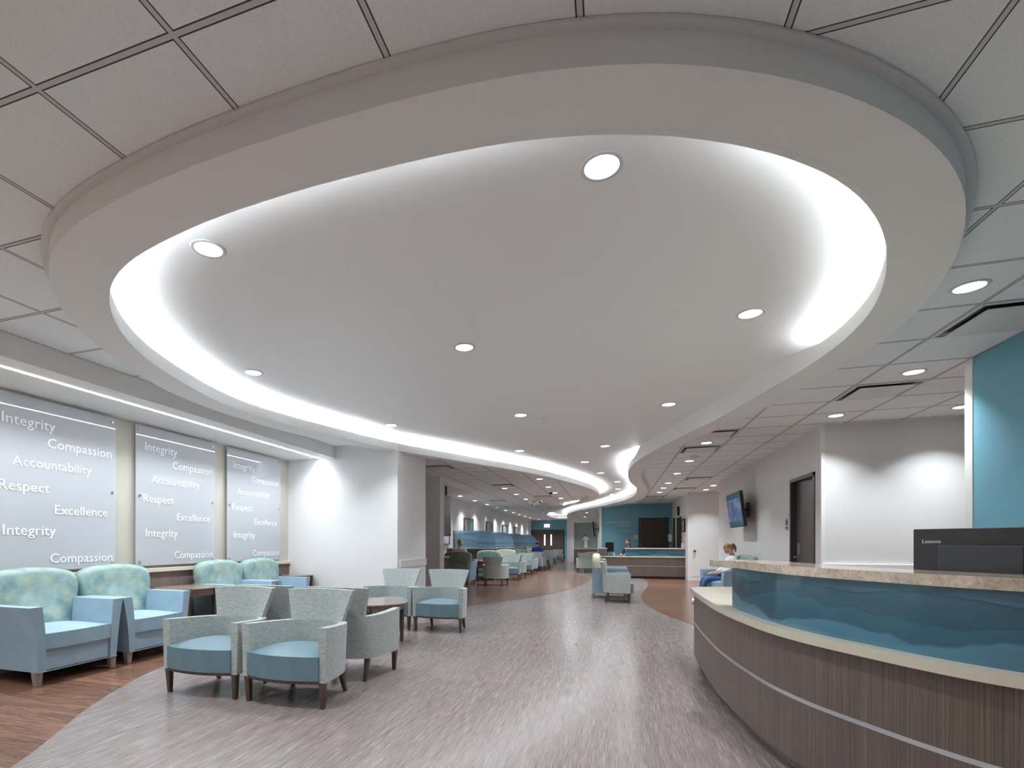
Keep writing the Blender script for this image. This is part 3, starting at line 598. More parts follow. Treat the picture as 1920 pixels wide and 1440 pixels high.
# monitor behind the ledge
ang = math.atan2(2.72-3.02, 1.62-1.386)
t = root('computer_monitor', (1.386, 3.02, .742), ang, 'black computer monitor seen from behind on the curved front desk', 'monitor')
mk('shell', B(0, .545, 0, .045, .16, .505, bev=.004), M['charcoal'], t)
mk('screen', B(.008, .537, .045, .047, .17, .497), M['dark'], t)
bm = B(.105, .245, -.022, 0, .17, .428, bev=.003); box(bm, .245, .40, -.06, 0, .13, .425, bev=.003); mk('hinge_block', bm, mat('hinge_plastic', (.055, .058, .07), .4), t)
bm = B(.27, .37, -.05, -.01, .01, .15, bev=.003); box(bm, .18, .46, -.12, .10, 0, .012, bev=.003); mk('stand', bm, M['charcoal'], t)
bm = bmesh.new(); tube(bm, spline([(.15, -.01, .25), (.10, -.03, .24), (.07, -.03, .20), (.05, -.02, .12), (.06, .02, .005)], 4), .006); mk('cable', bm, M['dark'], t)
text('Lenovo', .05, M['letter'], t, (.035, -.001, .438), (PI/2, 0, 0), .070)

# ------------------------------------------------------------------ far reception desk
t = root('reception_desk', (0, 18.15, 0), 0, 'straight far reception desk before the teal wall, with blue art panel', 'desk')
X0, X1 = -.42, 2.31
mk('countertop', B(X0, X1, 0, .75, .698, .742, bev=.006), M['cream'], t)
mk('front_panel', B(X0+.02, X1, .03, .06, .07, .40), M['lam'], t); mk('front_panel', B(X0+.02, X1, .03, .06, .42, .698), M['lam'], t)
mk('metal_strip', B(X0+.02, X1, .028, .06, .40, .42), M['alu'], t); mk('toe_kick', B(X0+.06, X1, .10, .14, 0, .07), M['frame'], t)
mk('art_glass', B(.47, X1, .06, .075, .742, .98), M['art'], t); mk('ledge_wall', B(.47, X1, .077, .18, .742, .98), M['wall'], t)
mk('ledge', B(.44, X1, .03, .32, .98, 1.02, bev=.004), M['cream'], t)
mk('side_cabinet', B(X0, -.14, .02, .65, .742, .98), M['wain'], t); mk('side_top', B(X0-.02, -.12, 0, .67, .98, 1.02, bev=.004), M['cream'], t)
t = root('computer_monitor', (-.05, 18.45, .742), math.radians(62), 'black monitor seen edge-on at the left of the far reception desk', 'monitor')
mk('shell', B(-.26, .26, -.02, .02, .14, .47, bev=.005), M['dark'], t); bm = bmesh.new(); tube(bm, [(-.12, .02, .02), (-.02, .06, .30), (.1, .02, .02)], .012); box(bm, -.13, .13, -.09, .09, 0, .012); mk('stand', bm, M['dark'], t)
o = mk('desk_phone', B(-.06, .06, -.05, .05, 0, .11, bev=.01), M['dark']); o.location = (.93, 18.38, 1.02); tag(o, 'small black device standing on the far desk ledge', 'phone')
o = mk('pen_cup', B(-.03, .03, -.03, .03, 0, .11, bev=.006), M['shirt_pink']); o.location = (.10, 18.42, .742); tag(o, 'small pinkish cup standing beside the far monitor', 'cup')
for (s, xl, xr, z) in (('LABOR AND DELIVERY', -.18, .79, 1.995), ('EMERGENCY', .27, .79, 1.865), ('REGISTRATION', .33, .79, 1.64)):
    o = text(s, .12, M['letter_metal'], None, (xl, 21.885, z), (PI/2, 0, 0), xr-xl, 'wall_lettering', .006); tag(o, 'silver wall letters reading %s on the teal reception wall' % s, 'sign', 'reception wall lettering')
def frame_pic(name, x0, x1, z0, z1, th, m, label, cat, loc, rz, fw=.03, group=None, fm=None):
    t = root(name, loc, rz, label, cat, group)
    bm = bmesh.new()
    for a in ((x0, x1, z0, z0+fw), (x0, x1, z1-fw, z1), (x0, x0+fw, z0+fw, z1-fw), (x1-fw, x1, z0+fw, z1-fw)): box(bm, a[0], a[1], -th, 0, a[2], a[3])
    mk('frame', bm, fm or M['frame'], t); mk('picture', B(x0+fw, x1-fw, -th*.6, -.002, z0+fw, z1-fw), m, t); return t
def picmat(name, cs, rot=.3):
    m = mat(name, cs[1], .3); n = noise(m, coord(m, (1.5, 1.5, 1.5), (0, rot, 0)), 1.6, 3, .55, 1.2)
    base(m, ramp(m, n, [(.3, cs[0]), (.45, cs[1]), (.55, cs[2]), (.68, cs[3])])); return m
pm = [picmat('art_print_teal', ((.08, .035, .03), (.35, .22, .24), (.05, .36, .33), (.6, .5, .55))), picmat('art_print_rust', ((.12, .08, .1), (.45, .36, .42), (.3, .1, .1), (.6, .5, .5))),
      picmat('art_print_grey', ((.2, .22, .25), (.45, .46, .52), (.6, .6, .65), (.35, .3, .4))), picmat('art_print_brown', ((.2, .1, .1), (.45, .3, .3), (.3, .2, .25), (.5, .42, .42))), picmat('art_print_lilac', ((.6, .5, .62), (.7, .64, .74), (.5, .42, .5), (.8, .76, .85)))]
for m_, y0, y1, z0, z1, lab in ((4, 15.9, 16.8, 1.13, 2.15, 'pale pinkish framed picture on the left wall right behind the wing wall'), (0, 18.68, 20.0, 1.60, 2.14, 'framed picture with brown and green-blue shapes on the left wall'),
        (1, 22.3, 23.6, 1.55, 2.14, 'framed rust and lilac picture, second along the left wall'), (2, 25.9, 27.2, 1.5, 2.12, 'framed pale grey picture on the left wall'), (3, 29.2, 30.5, 1.5, 2.12, 'framed brownish picture nearest the far doors')):
    frame_pic('framed_picture', 0, y1-y0, z0, z1+.02, .05, pm[m_], lab, 'picture', (-5.38, y0, 0), PI/2, .035, 'framed pictures')
frame_pic('framed_picture', -.40, .40, 1.55, 1.99, .04, picmat('certificate', ((.7, .7, .72), (.6, .6, .62), (.2, .2, .2), (.75, .75, .76))), 'small black framed certificate on the wall right of the far desk', 'picture', (2.31, 18.55, 0), -PI/2, .05, 'framed pictures', M['dark'])
# clock
t = root('wall_clock', (2.31, 19.75, 2.33), 0, 'round black wall clock above the dark doors beside the reception', 'clock')
bm = bmesh.new(); lathe(bm, [(0, 0), (.17, 0), (.17, .05), (.15, .065), (.145, .05)], 32); bmesh.ops.rotate(bm, verts=bm.verts, matrix=Matrix.Rotation(-PI/2, 3, 'Y')); mk('case', bm, M['dark'], t)
bm = bmesh.new(); lathe(bm, [(0, .051), (.146, .051)], 32); bmesh.ops.rotate(bm, verts=bm.verts, matrix=Matrix.Rotation(-PI/2, 3, 'Y')); mk('dial', bm, M['white'], t)
bm = B(-.056, -.053, -.004, .004, 0, .10); box(bm, -.056, -.053, 0, .07, -.004, .004); mk('hands', bm, M['dark'], t)
# notices, dispensers
o = mk('wall_plate', B(-.09, .09, -.02, 0, -.09, .09, bev=.004), M['cream']); o.location = (.95, 21.9, 1.43); tag(o, 'square beige wall plate left of the dark door on the teal wall', 'wall plate')
t = root('sanitizer_dispenser', (2.22, 21.9, 1.25), 0, 'white dispenser on the teal wall right of the dark door', 'dispenser'); mk('body', B(-.07, .07, -.10, 0, -.02, .28, bev=.012), M['white'], t); mk('nozzle', B(-.03, .03, -.09, -.02, -.06, -.02), M['charcoal'], t)
o = mk('sanitizer_bottle', B(-.03, .03, -.06, .06, 0, .17, bev=.02), M['white']); o.location = (2.24, 18.35, 1.02); tag(o, 'small white bottle at the right end of the far desk ledge', 'bottle')
t = root('restroom_sign', (XR, 9.45, 1.52), 0, 'small grey restroom sign on the wall beside the brown door', 'sign'); mk('plate', B(-.012, 0, -.085, .085, -.13, .13, bev=.003), M['alu'], t)
bm = bmesh.new()
for yy in (-.03, .03): box(bm, -.015, -.012, yy-.014, yy+.014, -.05, .03); box(bm, -.015, -.012, yy-.009, yy+.009, .038, .056)
box(bm, -.015, -.012, -.05, .05, -.10, -.085); mk('pictogram', bm, M['dark'], t)
# televisions
def tv(loc, rz, W_, H_, tilt, label, m):
    t = root('television', loc, rz, label, 'television'); R_ = Matrix.Rotation(tilt, 3, 'X')
    def tr(bm, off=(0, -.22, 0)): bmesh.ops.rotate(bm, verts=bm.verts, matrix=R_); bmesh.ops.translate(bm, verts=bm.verts, vec=off); return bm
    mk('bezel', tr(B(-W_/2, W_/2, -.03, .03, -H_/2, H_/2, bev=.004)), M['dark'], t)
    mk('screen', tr(B(-W_/2+.02, W_/2-.02, -.032, -.03, -H_/2+.02, H_/2-.02)), M['teal_off'], t)
    mk('image', tr(B(-W_/2+.02, W_/2-.02, -.034, -.032, -H_*.32, H_*.32)), m, t)
    bm = B(-.10, .10, -.03, 0, -.15, .15); tube(bm, [(0, -.02, 0), (.08, -.10, 0), (0, -.2, 0)], .022); mk('bracket', bm, M['dark'], t); return t
M['teal_off'] = mat('screen_off', (.01, .03, .04), .12, emit=(.06, .15, .18), es=.22)
ms = mat('screen_image', (.02, .02, .05), .15); n_ = noise(ms, coord(ms, (2.2, 2.2, 3)), 2.4, 6, .6, 1.5)
c_ = ramp(ms, n_, [(.3, (.03, .035, .10)), (.48, (.10, .12, .28)), (.58, (.22, .27, .48)), (.72, (.5, .58, .75))]); b_ = ms.node_tree.nodes['Principled BSDF']
L(ms, c_, b_.inputs['Emission Color']); b_.inputs['Emission Strength'].default_value = .3
tv((XR-.035, 11.75, 1.86), -PI/2, 1.20, .70, math.radians(7), 'tilted wall television with a bluish picture on the long right wall', ms)
tv((-.50, 23.5, 1.80), -PI/2, 1.1, .64, math.radians(5), 'black television seen edge-on at the white edge of the teal reception wall', M['teal_off'])
t = root('television', (-4.02, 12.35, 1.78), PI/2, 'dark upright screen seen edge-on behind the wing wall on the left', 'television'); mk('bezel', B(-.32, .32, -.03, .03, -.42, .62, bev=.004), M['dark'], t); mk('bracket', B(-.03, .03, -.02, .02, .62, .86), M['dark'], t)
# statue on its cabinet in the niche
t = root('niche_cabinet', (-1.52, 33.22, 0), 0, 'brown laminate cabinet built into the far niche under the statue', 'cabinet')
mk('body', B(-.715, .715, -.2, .26, 0, .80), M['lam'], t); mk('top', B(-.715, .715, -.215, .26, .80, .84, bev=.005), M['cream'], t)
t = root('statue', (-1.52, 33.2, .84), 0, 'pale robed statue with dark head on the niche cabinet', 'statue')
mk('plinth', B(-.17, .17, -.12, .12, 0, .04, bev=.006), M['dark'], t)
bm = bmesh.new(); lathe(bm, [(0, .04), (.16, .04), (.165, .08), (.125, .30), (.105, .5), (.13, .64), (.12, .70), (.055, .74), (.045, .78), (0, .79)], 24)
for s in (-1, 1): tube(bm, [(s*.12, 0, .67), (s*.15, -.05, .55), (s*.04, -.13, .52)], [.045, .04, .03], 10)
bmesh.ops.scale(bm, verts=bm.verts, vec=(1, .8, 1)); mk('robe', bm, mat('statue_plaster', (.6, .58, .52), .7), t)
bm = bmesh.new(); bmesh.ops.create_uvsphere(bm, u_segments=16, v_segments=12, radius=.068); bmesh.ops.scale(bm, verts=bm.verts, vec=(.9, 1, 1.2)); bmesh.ops.translate(bm, verts=bm.verts, vec=(0, 0, .85)); mk('head', bm, mat('statue_dark', (.12, .09, .08), .6), t)
# cabinet behind the wing wall
t = root('side_cabinet', (-4.74, 13.1, 0), 0, 'low brown cabinet with cream top behind the wing wall on the left', 'cabinet'); mk('body', B(-.6, .45, -.3, .3, 0, .78), M['lam'], t); mk('top', B(-.62, .48, -.32, .32, .78, .82, bev=.005), M['cream'], t)
# booth dividers
for k in range(4):
    y = 16.65+2.8*k; xe = (-3.66, -3.59, -3.54, -3.46)[k]
    t = root('booth_divider', (0, y, 0), 0, 'blue arched screen on a brown half wall between seating booths, %s from the front' % ORD[k], 'divider', 'blue booth dividers')
    mk('half_wall', B(-5.38, xe+.02, -.04, .04, 0, .985), M['lam'], t); mk('cap', B(-5.38, xe+.04, -.055, .055, .985, 1.015, bev=.004), M['cream'], t)
    x0 = -5.10; pts = [(x0, 1.015), (xe, 1.015), (xe, 1.15)]+[(xe-.42+.42*math.cos(a), 1.16+.44*math.sin(a)) for a in [PI/2*j/10 for j in range(1, 11)]]+[(x0, 1.60)]
    bm = bmesh.new(); prism(bm, pts, -.008, .008); bmesh.ops.rotate(bm, verts=bm.verts, matrix=Matrix.Rotation(PI/2, 3, 'X')); mk('screen', bm, M['sea'], t)
    mk('post', B(-5.16, -5.10, -.04, .04, 1.015, 1.61), M['wain'], t)
# ------------------------------------------------------------------ seating (local front = -Y)
def leg(bm, x, y, h, w0, w1, dx=0, dy=0):
    a, b = w0/2, w1/2
    hexa(bm, [(x+dx-b, y+dy-b, 0), (x+dx+b, y+dy-b, 0), (x+dx+b, y+dy+b, 0), (x+dx-b, y+dy+b, 0)], [(x-a, y-a, h), (x+a, y-a, h), (x+a, y+a, h), (x-a, y+a, h)], .003, 1)
def crown(bm, z0, hx, hy, cx, cy, h):
    for v in bm.verts:
        if v.co.z > z0:
            u = min(1, abs(v.co.x-cx)/hx); w_ = min(1, abs(v.co.y-cy)/hy)
            v.co.z += h*(1-u**2.4)*(1-w_**2.4)
def grid_cushion(x0, x1, yf, yb, z0, z1, h, bulge=.0, bev=.025, n=14, taper=0):
    """cushion with crowned top, bulging front edge, rounded rim"""
    bm = bmesh.new(); top = []; 
    for layer in (0, 1):
        rows = []
        for j in range(n+1):
            r = []
            for i in range(n+1):
                u = i/n*2-1; t = j/n
                x = (x0+x1)/2+(x1-x0)/2*u*(1-taper*max(0, t-.35)**1.3); y = yf(u)*(1-t)+yb(u)*t
                z = z0 if layer == 0 else z1+h*(1-abs(u)**2.6)*(1-abs(2*t-1)**2.6)
                r.append(bm.verts.new((x, y, z)))
            rows.append(r)
        top.append(rows)
    for layer in (0, 1):
        for j in range(n):
            for i in range(n): bm.faces.new((top[layer][j][i], top[layer][j][i+1], top[layer][j+1][i+1], top[layer][j+1][i]))
    a, b = top
    rim = []
    for i in range(n): rim.append((a[0][i], a[0][i+1], b[0][i+1], b[0][i])); rim.append((a[n][i+1], a[n][i], b[n][i], b[n][i+1]))
    for j in range(n): rim.append((a[j+1][0], a[j][0], b[j][0], b[j+1][0])); rim.append((a[j][n], a[j+1][n], b[j+1][n], b[j][n]))
    for f in rim: bm.faces.new(f)
    es = [e for e in bm.edges if len(e.link_faces) == 2 and e.calc_face_angle(0) > .9]
    bmesh.ops.bevel(bm, geom=es, offset=bev, segments=3, profile=.5, affect='EDGES'); return bm
def tub_chair():
    r = root('tub_chair', (0, 0, 0))
    # seat
    yf = lambda u: -.315+.055*abs(u)**2.2
    yb = lambda u: .19-.04*abs(u)**3
    mk('seat', grid_cushion(-.302, .302, yf, yb, .205, .375, .045, bev=.022, taper=.42), M['blue'], r, 60)
    bm = bmesh.new(); F = [(x/10*.30, -.31+.055*abs(x/10)**2.2) for x in range(-10, 11)]
    prism(bm, F+[(.21, .17), (-.21, .17)], .183, .206); mk('seat_rail', bm, M['legwood'], r, 40)
    # arm shell
    half = [(.322, -.245), (.318, -.12), (.303, .0), (.278, .10), (.238, .175), (.17, .222), (.09, .24), (0, .246)]
    path = spline([(-x, y) for x, y in half]+half[:-1][::-1], 3); inn = offset(path, -.027, False); ou = offset(path, .027, False)
    if abs(inn[len(inn)//2][1]) > abs(ou[len(ou)//2][1]): inn, ou = ou, inn
    bm = bmesh.new(); n_ = len(path); q_ = []
    for P in (ou, inn):
        for lv in (0, 1):
            q_.append([bm.verts.new((p[0]*(1.03 if lv and P is ou else 1), p[1]+(.018 if lv else 0)*max(0, min(1, (p[1]+.1)/.3)), .19 if lv == 0 else .580-.025*max(0, min(1, (p[1]+.25)/.4)))) for p in P])
    for i in range(n_-1):
        for A_, B_ in ((q_[0], q_[1]), (q_[3], q_[2]), (q_[1], q_[3]), (q_[2], q_[0])): bm.faces.new((A_[i], A_[i+1], B_[i+1], B_[i]))
    for i in (0, -1): bm.faces.new((q_[0][i], q_[1][i], q_[3][i], q_[2][i]))
    es = [e for e in bm.edges if len(e.link_faces) == 2 and e.calc_face_angle(0) > 1.0]
    bmesh.ops.bevel(bm, geom=es, offset=.007, segments=2, profile=.5, affect='EDGES')
    mk('arm_shell', bm, M['weave'], r, 50)
    # back panel
    bm = bmesh.new(); nz, nx = 6, 14; lay = []
    for s in (-1, 1):
        rows = []
        for j in range(nz+1):
            t = j/nz; z = .540+.258*t; hw = .228+.072*t**1.1
            rows.append([bm.verts.new((hw*u, .268+.055*t-.05*(abs(u)**2)-.004+s*.026, z+.006*(1-u*u)*t)) for u in [i/nx*2-1 for i in range(nx+1)]])
        lay.append(rows)
    for s_, rows in enumerate(lay):
        for j in range(nz):
            for i in range(nx): bm.faces.new((rows[j][i], rows[j][i+1], rows[j+1][i+1], rows[j+1][i]))
    A_, B_ = lay
    for i in range(nx):
        for j in (0, nz): bm.faces.new((A_[j][i], A_[j][i+1], B_[j][i+1], B_[j][i]))
    for j in range(nz):
        for i in (0, nx): bm.faces.new((A_[j][i], A_[j+1][i], B_[j+1][i], B_[j][i]))
    es = [e for e in bm.edges if len(e.link_faces) == 2 and e.calc_face_angle(0) > .9]
    bmesh.ops.bevel(bm, geom=es, offset=.010, segments=3, profile=.5, affect='EDGES')
    mk('backrest', bm, M['weave'], r, 50)
    for s in (-1, 1):
        bm = bmesh.new(); leg(bm, s*.318, -.222, .19, .046, .030, -s*.004, .004); mk('leg', bm, M['legwood'], r)
        bm = bmesh.new(); leg(bm, s*.235, .165, .19, .044, .028, s*.006, .065); mk('leg', bm, M['legwood'], r)
    return r
def club_chair(fab):
    r = root('club_armchair', (0, 0, 0))
    mk('seat_cushion', grid_cushion(-.288, .288, lambda u: -.385+.02*abs(u)**2, lambda u: .22, .295, .425, .035, bev=.03), M['clubblue'], r, 60)
    bm = bmesh.new(); box(bm, -.30, .30, -.345, .33, .115, .30, bev=.008); mk('seat_base', bm, M['clubblue'], r)
    for s in (-1, 1):
        bm = bmesh.new(); n_ = 8; rings = []
        for j in range(n_+1):
            t = j/n_; z = .112+.54*t; fl = .042*t**2.2
            xo, xi = .345+fl+.025*t, .283+fl*.75; yf = -.365-.006*math.sin(t*3); yb = .33
            rings.append([bm.verts.new((s*a, b, z)) for a, b in ((xi, yf), (xo, yf), (xo, yb), (xi, yb))])
        for a, b in zip(rings[:-1], rings[1:]):
            for k in range(4): bm.faces.new((a[k], a[(k+1) % 4], b[(k+1) % 4], b[k]))
        bm.faces.new(rings[0]); bm.faces.new(rings[-1])
        es = [e for e in bm.edges if len(e.link_faces) == 2 and e.calc_face_angle(0) > .7]
        bmesh.ops.bevel(bm, geom=es, offset=.014, segments=3, profile=.5, affect='EDGES'); mk('armrest', bm, M['clubblue'], r, 50)
    # back: rounded outline, thick, leaning
    O_ = [(-.29, .26), (-.33, .45), (-.378, .62), (-.404, .74), (-.396, .84), (-.36, .90), (-.25, .935), (-.12, .952), (0, .956)]
    O_ = spline(O_+[(-x, z) for x, z in O_[:-1]][::-1], 2)
    bm = bmesh.new(); lay = []
    prof = [(0, .90), (.025, .985), (.06, 1.0), (.11, .99), (.145, .95), (.165, .86)]   # depth, scale
    def ring(dy, sc):
        return [bm.verts.new((x*sc, .30-dy+.07*(z-.3), .60+(z-.60)*sc)) for x, z in O_]
    R_ = [ring(d_, s_) for d_, s_ in prof]
    n_ = len(O_)
    for a, b in zip(R_[:-1], R_[1:]):
        for i in range(n_): bm.faces.new((a[i], a[(i+1) % n_], b[(i+1) % n_], b[i]))
    for rg, dy, out in ((R_[0], 0, 1), (R_[-1], .165, -1)):
        prev = rg
        for sc, ex in ((.6, .010), (.25, .018)):
            c_ = [bm.verts.new((v.co.x*sc/(.9 if out == 1 else .86), v.co.y+out*ex*.6, .60+(v.co.z-.60)*sc/(.9 if out == 1 else .86))) for v in rg]
            for i in range(n_): bm.faces.new((prev[i], prev[(i+1) % n_], c_[(i+1) % n_], c_[i]))
            prev = c_
        bm.faces.new(prev)
    mk('back_cushion', bm, fab, r, 60)
    bm = bmesh.new(); box(bm, -.31, .31, .30, .345, .115, .62, bev=.01); mk('back_frame', bm, M['clubblue'] if fab != M['tuft'] else M['tuft'], r)
    for s in (-1, 1):
        for y, dy in ((-.32, -.008), (.31, .02)):
            bm = bmesh.new(); leg(bm, s*.325, y, .118, .062, .044, s*.004, dy); mk('leg', bm, M['palewood'], r)
    bm = bmesh.new(); tube(bm, [(-.345, -.372, .114), (.345, -.372, .114)], .004, 6); mk('piping', bm, M['clubblue'], r)
    return r
used_ = {}
def place(kind, x, y, deg, label, group, protos={}):
    if kind not in protos: o = protos[kind] = {'tub': tub_chair, 'aqua': lambda: club_chair(M['flower']), 'yellow': lambda: club_chair(M['yellow']), 'tuft': lambda: club_chair(M['tuft'])}[kind]()
    else: o = copy_tree(protos[kind])
    o.location = (x, y, .002 if kind == 'tub' else .0); o.rotation_euler = (0, 0, math.radians(deg)); return tag(o, label, 'armchair', group)
G1 = 'blue armchairs with patterned backs along the word wall'; G2 = 'woven tub chairs with blue seats in the front group'
place('aqua', -4.835, 3.27, 90, 'pale blue armchair with aqua patterned back, nearest one along the word wall', G1)
place('aqua', -4.84, 4.10, 90, 'pale blue armchair with aqua patterned back, second along the wall, left of the side table', G1)
place('aqua', -4.84, 5.63, 90, 'pale blue armchair with patterned back just behind the wooden side table', G1)
place('aqua', -4.84, 6.47, 90, 'pale blue armchair with patterned back, farthest on the word wall by the corner table', G1)
place('tub', -3.015, 3.37, 0, 'woven grey-green tub chair with blue seat facing us, left one of the front pair', G2)
place('tub', -2.26, 3.37, 0, 'woven grey-green tub chair with blue seat facing us, right one of the front pair', G2)
place('tub', -2.235, 4.12, 180, 'tub chair turned away, its back behind the right front tub chair', G2)
place('tub', -2.985, 4.12, 180, 'tub chair turned away, mostly hidden behind the left front tub chair', G2)
place('tub', -2.93, 6.62, 0, 'tub chair facing us behind the round walnut table, near the white return wall', G2)
place('tub', -2.20, 6.62, 0, 'tub chair facing us right of the round walnut table, alone by the aisle', G2)
# right-hand group in the aisle
G3 = 'chairs in the middle of the aisle'
place('tub', .12, 10.86, 90, 'woven tub chair seen from its side in the aisle, nearest of the aisle chairs', G3)
place('yellow', -.04, 11.66, 90, 'blue armchair with cream yellow patterned back beside the aisle tub chair', G3)
place('tub', .12, 12.75, 90, 'tub chair in the aisle, just beyond the cream-backed armchair', G3)
place('tub', -.98, 20.9, 180, 'tub chair turned away in the far aisle before the statue niche', G3)
place('tub', -.72, 22.3, 0, 'tub chair facing us in the far aisle behind the small dark table', G3)
# lounge rows on the left
G4 = 'lounge row chairs'
place('tuft', -4.13, 14.05, 180, 'armchair with grey olive back in which the grey-haired person sits', G4)
place('tub', -3.12, 14.03, 180, 'tub chair turned away, nearest chair of the lounge row on the wood floor', G4)
place('aqua', -5.0, 15.0, 90, 'aqua-backed armchair mostly hidden behind the wing wall', G4)
for k in range(5):
    y = 16.65+2.8*k
    place('tub', -3.10, y-.42, 0, 'tub chair facing us at the outer end of lounge booth %s' % ('one', 'two', 'three', 'four', 'five')[k], G4)
    if k < 4:
        place('aqua' if k % 2 == 0 else 'yellow', -3.86, y-.48, 0, ('aqua' if k % 2 == 0 else 'cream yellow')+' patterned armchair facing us in front of the %s blue screen' % ORD[k], G4)
        place('tub', -3.10, y+.42, 180, 'tub chair turned away at the aisle end of the %s blue screen' % ORD[k], G4)
place('tub', -3.05, 31.0, 0, 'last tub chair facing us near the far double doors', G4)
# chair with the reading woman
place('aqua', 2.22, 11.2, -68, 'pale blue armchair beyond the front desk in which the woman sits', 'armchair by the right wall')

# ------------------------------------------------------------------ tables
def side_table(r_, h, label, name='side_table'):
    t = root(name, (0, 0, 0), 0, label, 'table', None)
    bm = bmesh.new(); lathe(bm, [(0, h-.022), (r_*.93, h-.022), (r_, h-.006), (r_, h), (0, h)], 48); mk('table_top', bm, M['tablewood'], t, 30)
    bm = bmesh.new(); a = r_*.60
    for (x0, x1, y0, y1) in ((-a, a, -a-.01, -a+.01), (-a, a, a-.01, a+.01), (-a-.01, -a+.01, -a, a), (a-.01, a+.01, -a, a)): box(bm, x0, x1, y0, y1, h-.10, h-.022)
    mk('apron', bm, M['tablewood'], t)
    for sx in (-1, 1):
        for sy in (-1, 1): bm = bmesh.new(); leg(bm, sx*a, sy*a, h-.022, .055, .034); mk('leg', bm, M['legwood'], t)
    bm = bmesh.new(); box(bm, -a, a, -a, a, .14, .155); mk('shelf', bm, M['tablewood'], t) if h > .55 else bm.free()
    return t
t = side_table(.355, .65, 'round brown side table between the second and third wall armchairs'); t.location = (-4.87, 4.86, 0)
t = side_table(.265, .66, 'round brown side table in the corner by the white return wall'); t.location = (-4.90, 7.155, 0)
# low round table
t = root('coffee_table', (-2.72, 5.52, .002), 0, 'low round walnut table among the tub chairs of the front group', 'table')
bm = bmesh.new(); lathe(bm, [(0, .455), (.40, .455), (.43, .47), (.43, .482), (0, .482)], 56); mk('table_top', bm, M['tablewood'], t, 30)
bm = bmesh.new(); lathe(bm, [(.355, .40), (.375, .40), (.375, .455), (.355, .455), (.355, .40)], 48); mk('apron', bm, M['tablewood'], t, 40)
for a in (20, 110, 200, 290):
    bm = bmesh.new(); A_ = math.radians(a); leg(bm, .345*math.cos(A_), .345*math.sin(A_), .455, .055, .032); mk('leg', bm, M['legwood'], t)
for k in range(4):
    t = side_table(.26, .50, 'small dark table in lounge booth %s between facing chairs' % ('one', 'two', 'three', 'four')[k]); t.location = (-3.85, 15.3+2.8*k if k else 15.35, 0); t['group'] = 'lounge booth tables'
t = side_table(.27, .55, 'small dark table between the two far aisle chairs'); t.location = (-.85, 21.6, .002)
# basket on the first booth table
t = root('basket', (-3.85, 15.35, .50), 0, 'dark basket with small orange and red pieces on the first booth table', 'basket')
bm = bmesh.new(); lathe(bm, [(0, 0), (.12, 0), (.15, .12), (.14, .12), (.11, .01), (0, .01)], 20); mk('bowl', bm, M['legwood'], t)
mo = mat('orange_piece', (.7, .2, .04), .5)
for k in range(9):
    bm = bmesh.new(); bmesh.ops.create_icosphere(bm, subdivisions=1, radius=.03); o = mk('filling', bm, mo if k % 2 else M['red'], t); o.location = (.08*math.cos(k*2.4)*(k % 3)/2, .08*math.sin(k*2.4)*(k % 3)/2, .11+.012*(k % 2))

# ------------------------------------------------------------------ people
def skinned(name, chains, m, parent, sub=2):
    """chains: list of lists of (x,y,z,r); points shared by position are welded, the first point is the root"""
    vs, idx, es, rad = [], {}, [], []
    for ch in chains:
        prev = None
        for x, y, z, r in ch:
            k = (round(x, 4), round(y, 4), round(z, 4))
            if k not in idx: idx[k] = len(vs); vs.append((x, y, z)); rad.append(r)
            i = idx[k]
            if prev is not None and prev != i: es.append((prev, i))
            prev = i
    me = bpy.data.meshes.new(name); me.from_pydata(vs, es, []); me.materials.append(m)
    o = link(bpy.data.objects.new(name, me), parent)
    md = o.modifiers.new('skin', 'SKIN'); md.use_smooth_shade = True
    for i, v in enumerate(me.skin_vertices[0].data):
        v.radius = (rad[i], rad[i]) if not isinstance(rad[i], tuple) else rad[i]; v.use_root = (i == 0)
    s = o.modifiers.new('sub', 'SUBSURF'); s.levels = sub; s.render_levels = sub
    return o
def hand(wx, wy, wz, d, side=1, curl=.5):
    """five fingers from a wrist point; d = unit direction of the palm"""
    d = Vector(d).normalized(); s = d.cross(Vector((0, 0, 1))).normalized()*side; dn = Vector((0, 0, -1))
    W0 = Vector((wx, wy, wz)); P = W0+d*.05
    out = [[(*W0, .024), (*P, .030)]]
    for k, (o_, l_) in enumerate(((-.028, .066), (-.010, .076), (.009, .071), (.027, .056))):
        b = P+d*.035+s*o_; m1 = b+d*l_*.5+dn*l_*curl*.3; e = m1+d*l_*.3+dn*l_*curl*.6
        out.append([(*P, .030), (*b, .0095), (*m1, .009), (*e, .0075)])
    b = W0+d*.025-s*.032; out.append([(*P, .030), (*b, .012), (*(b-s*.018+d*.035), .0095), (*(b-s*.012+d*.06), .008)])
    return out
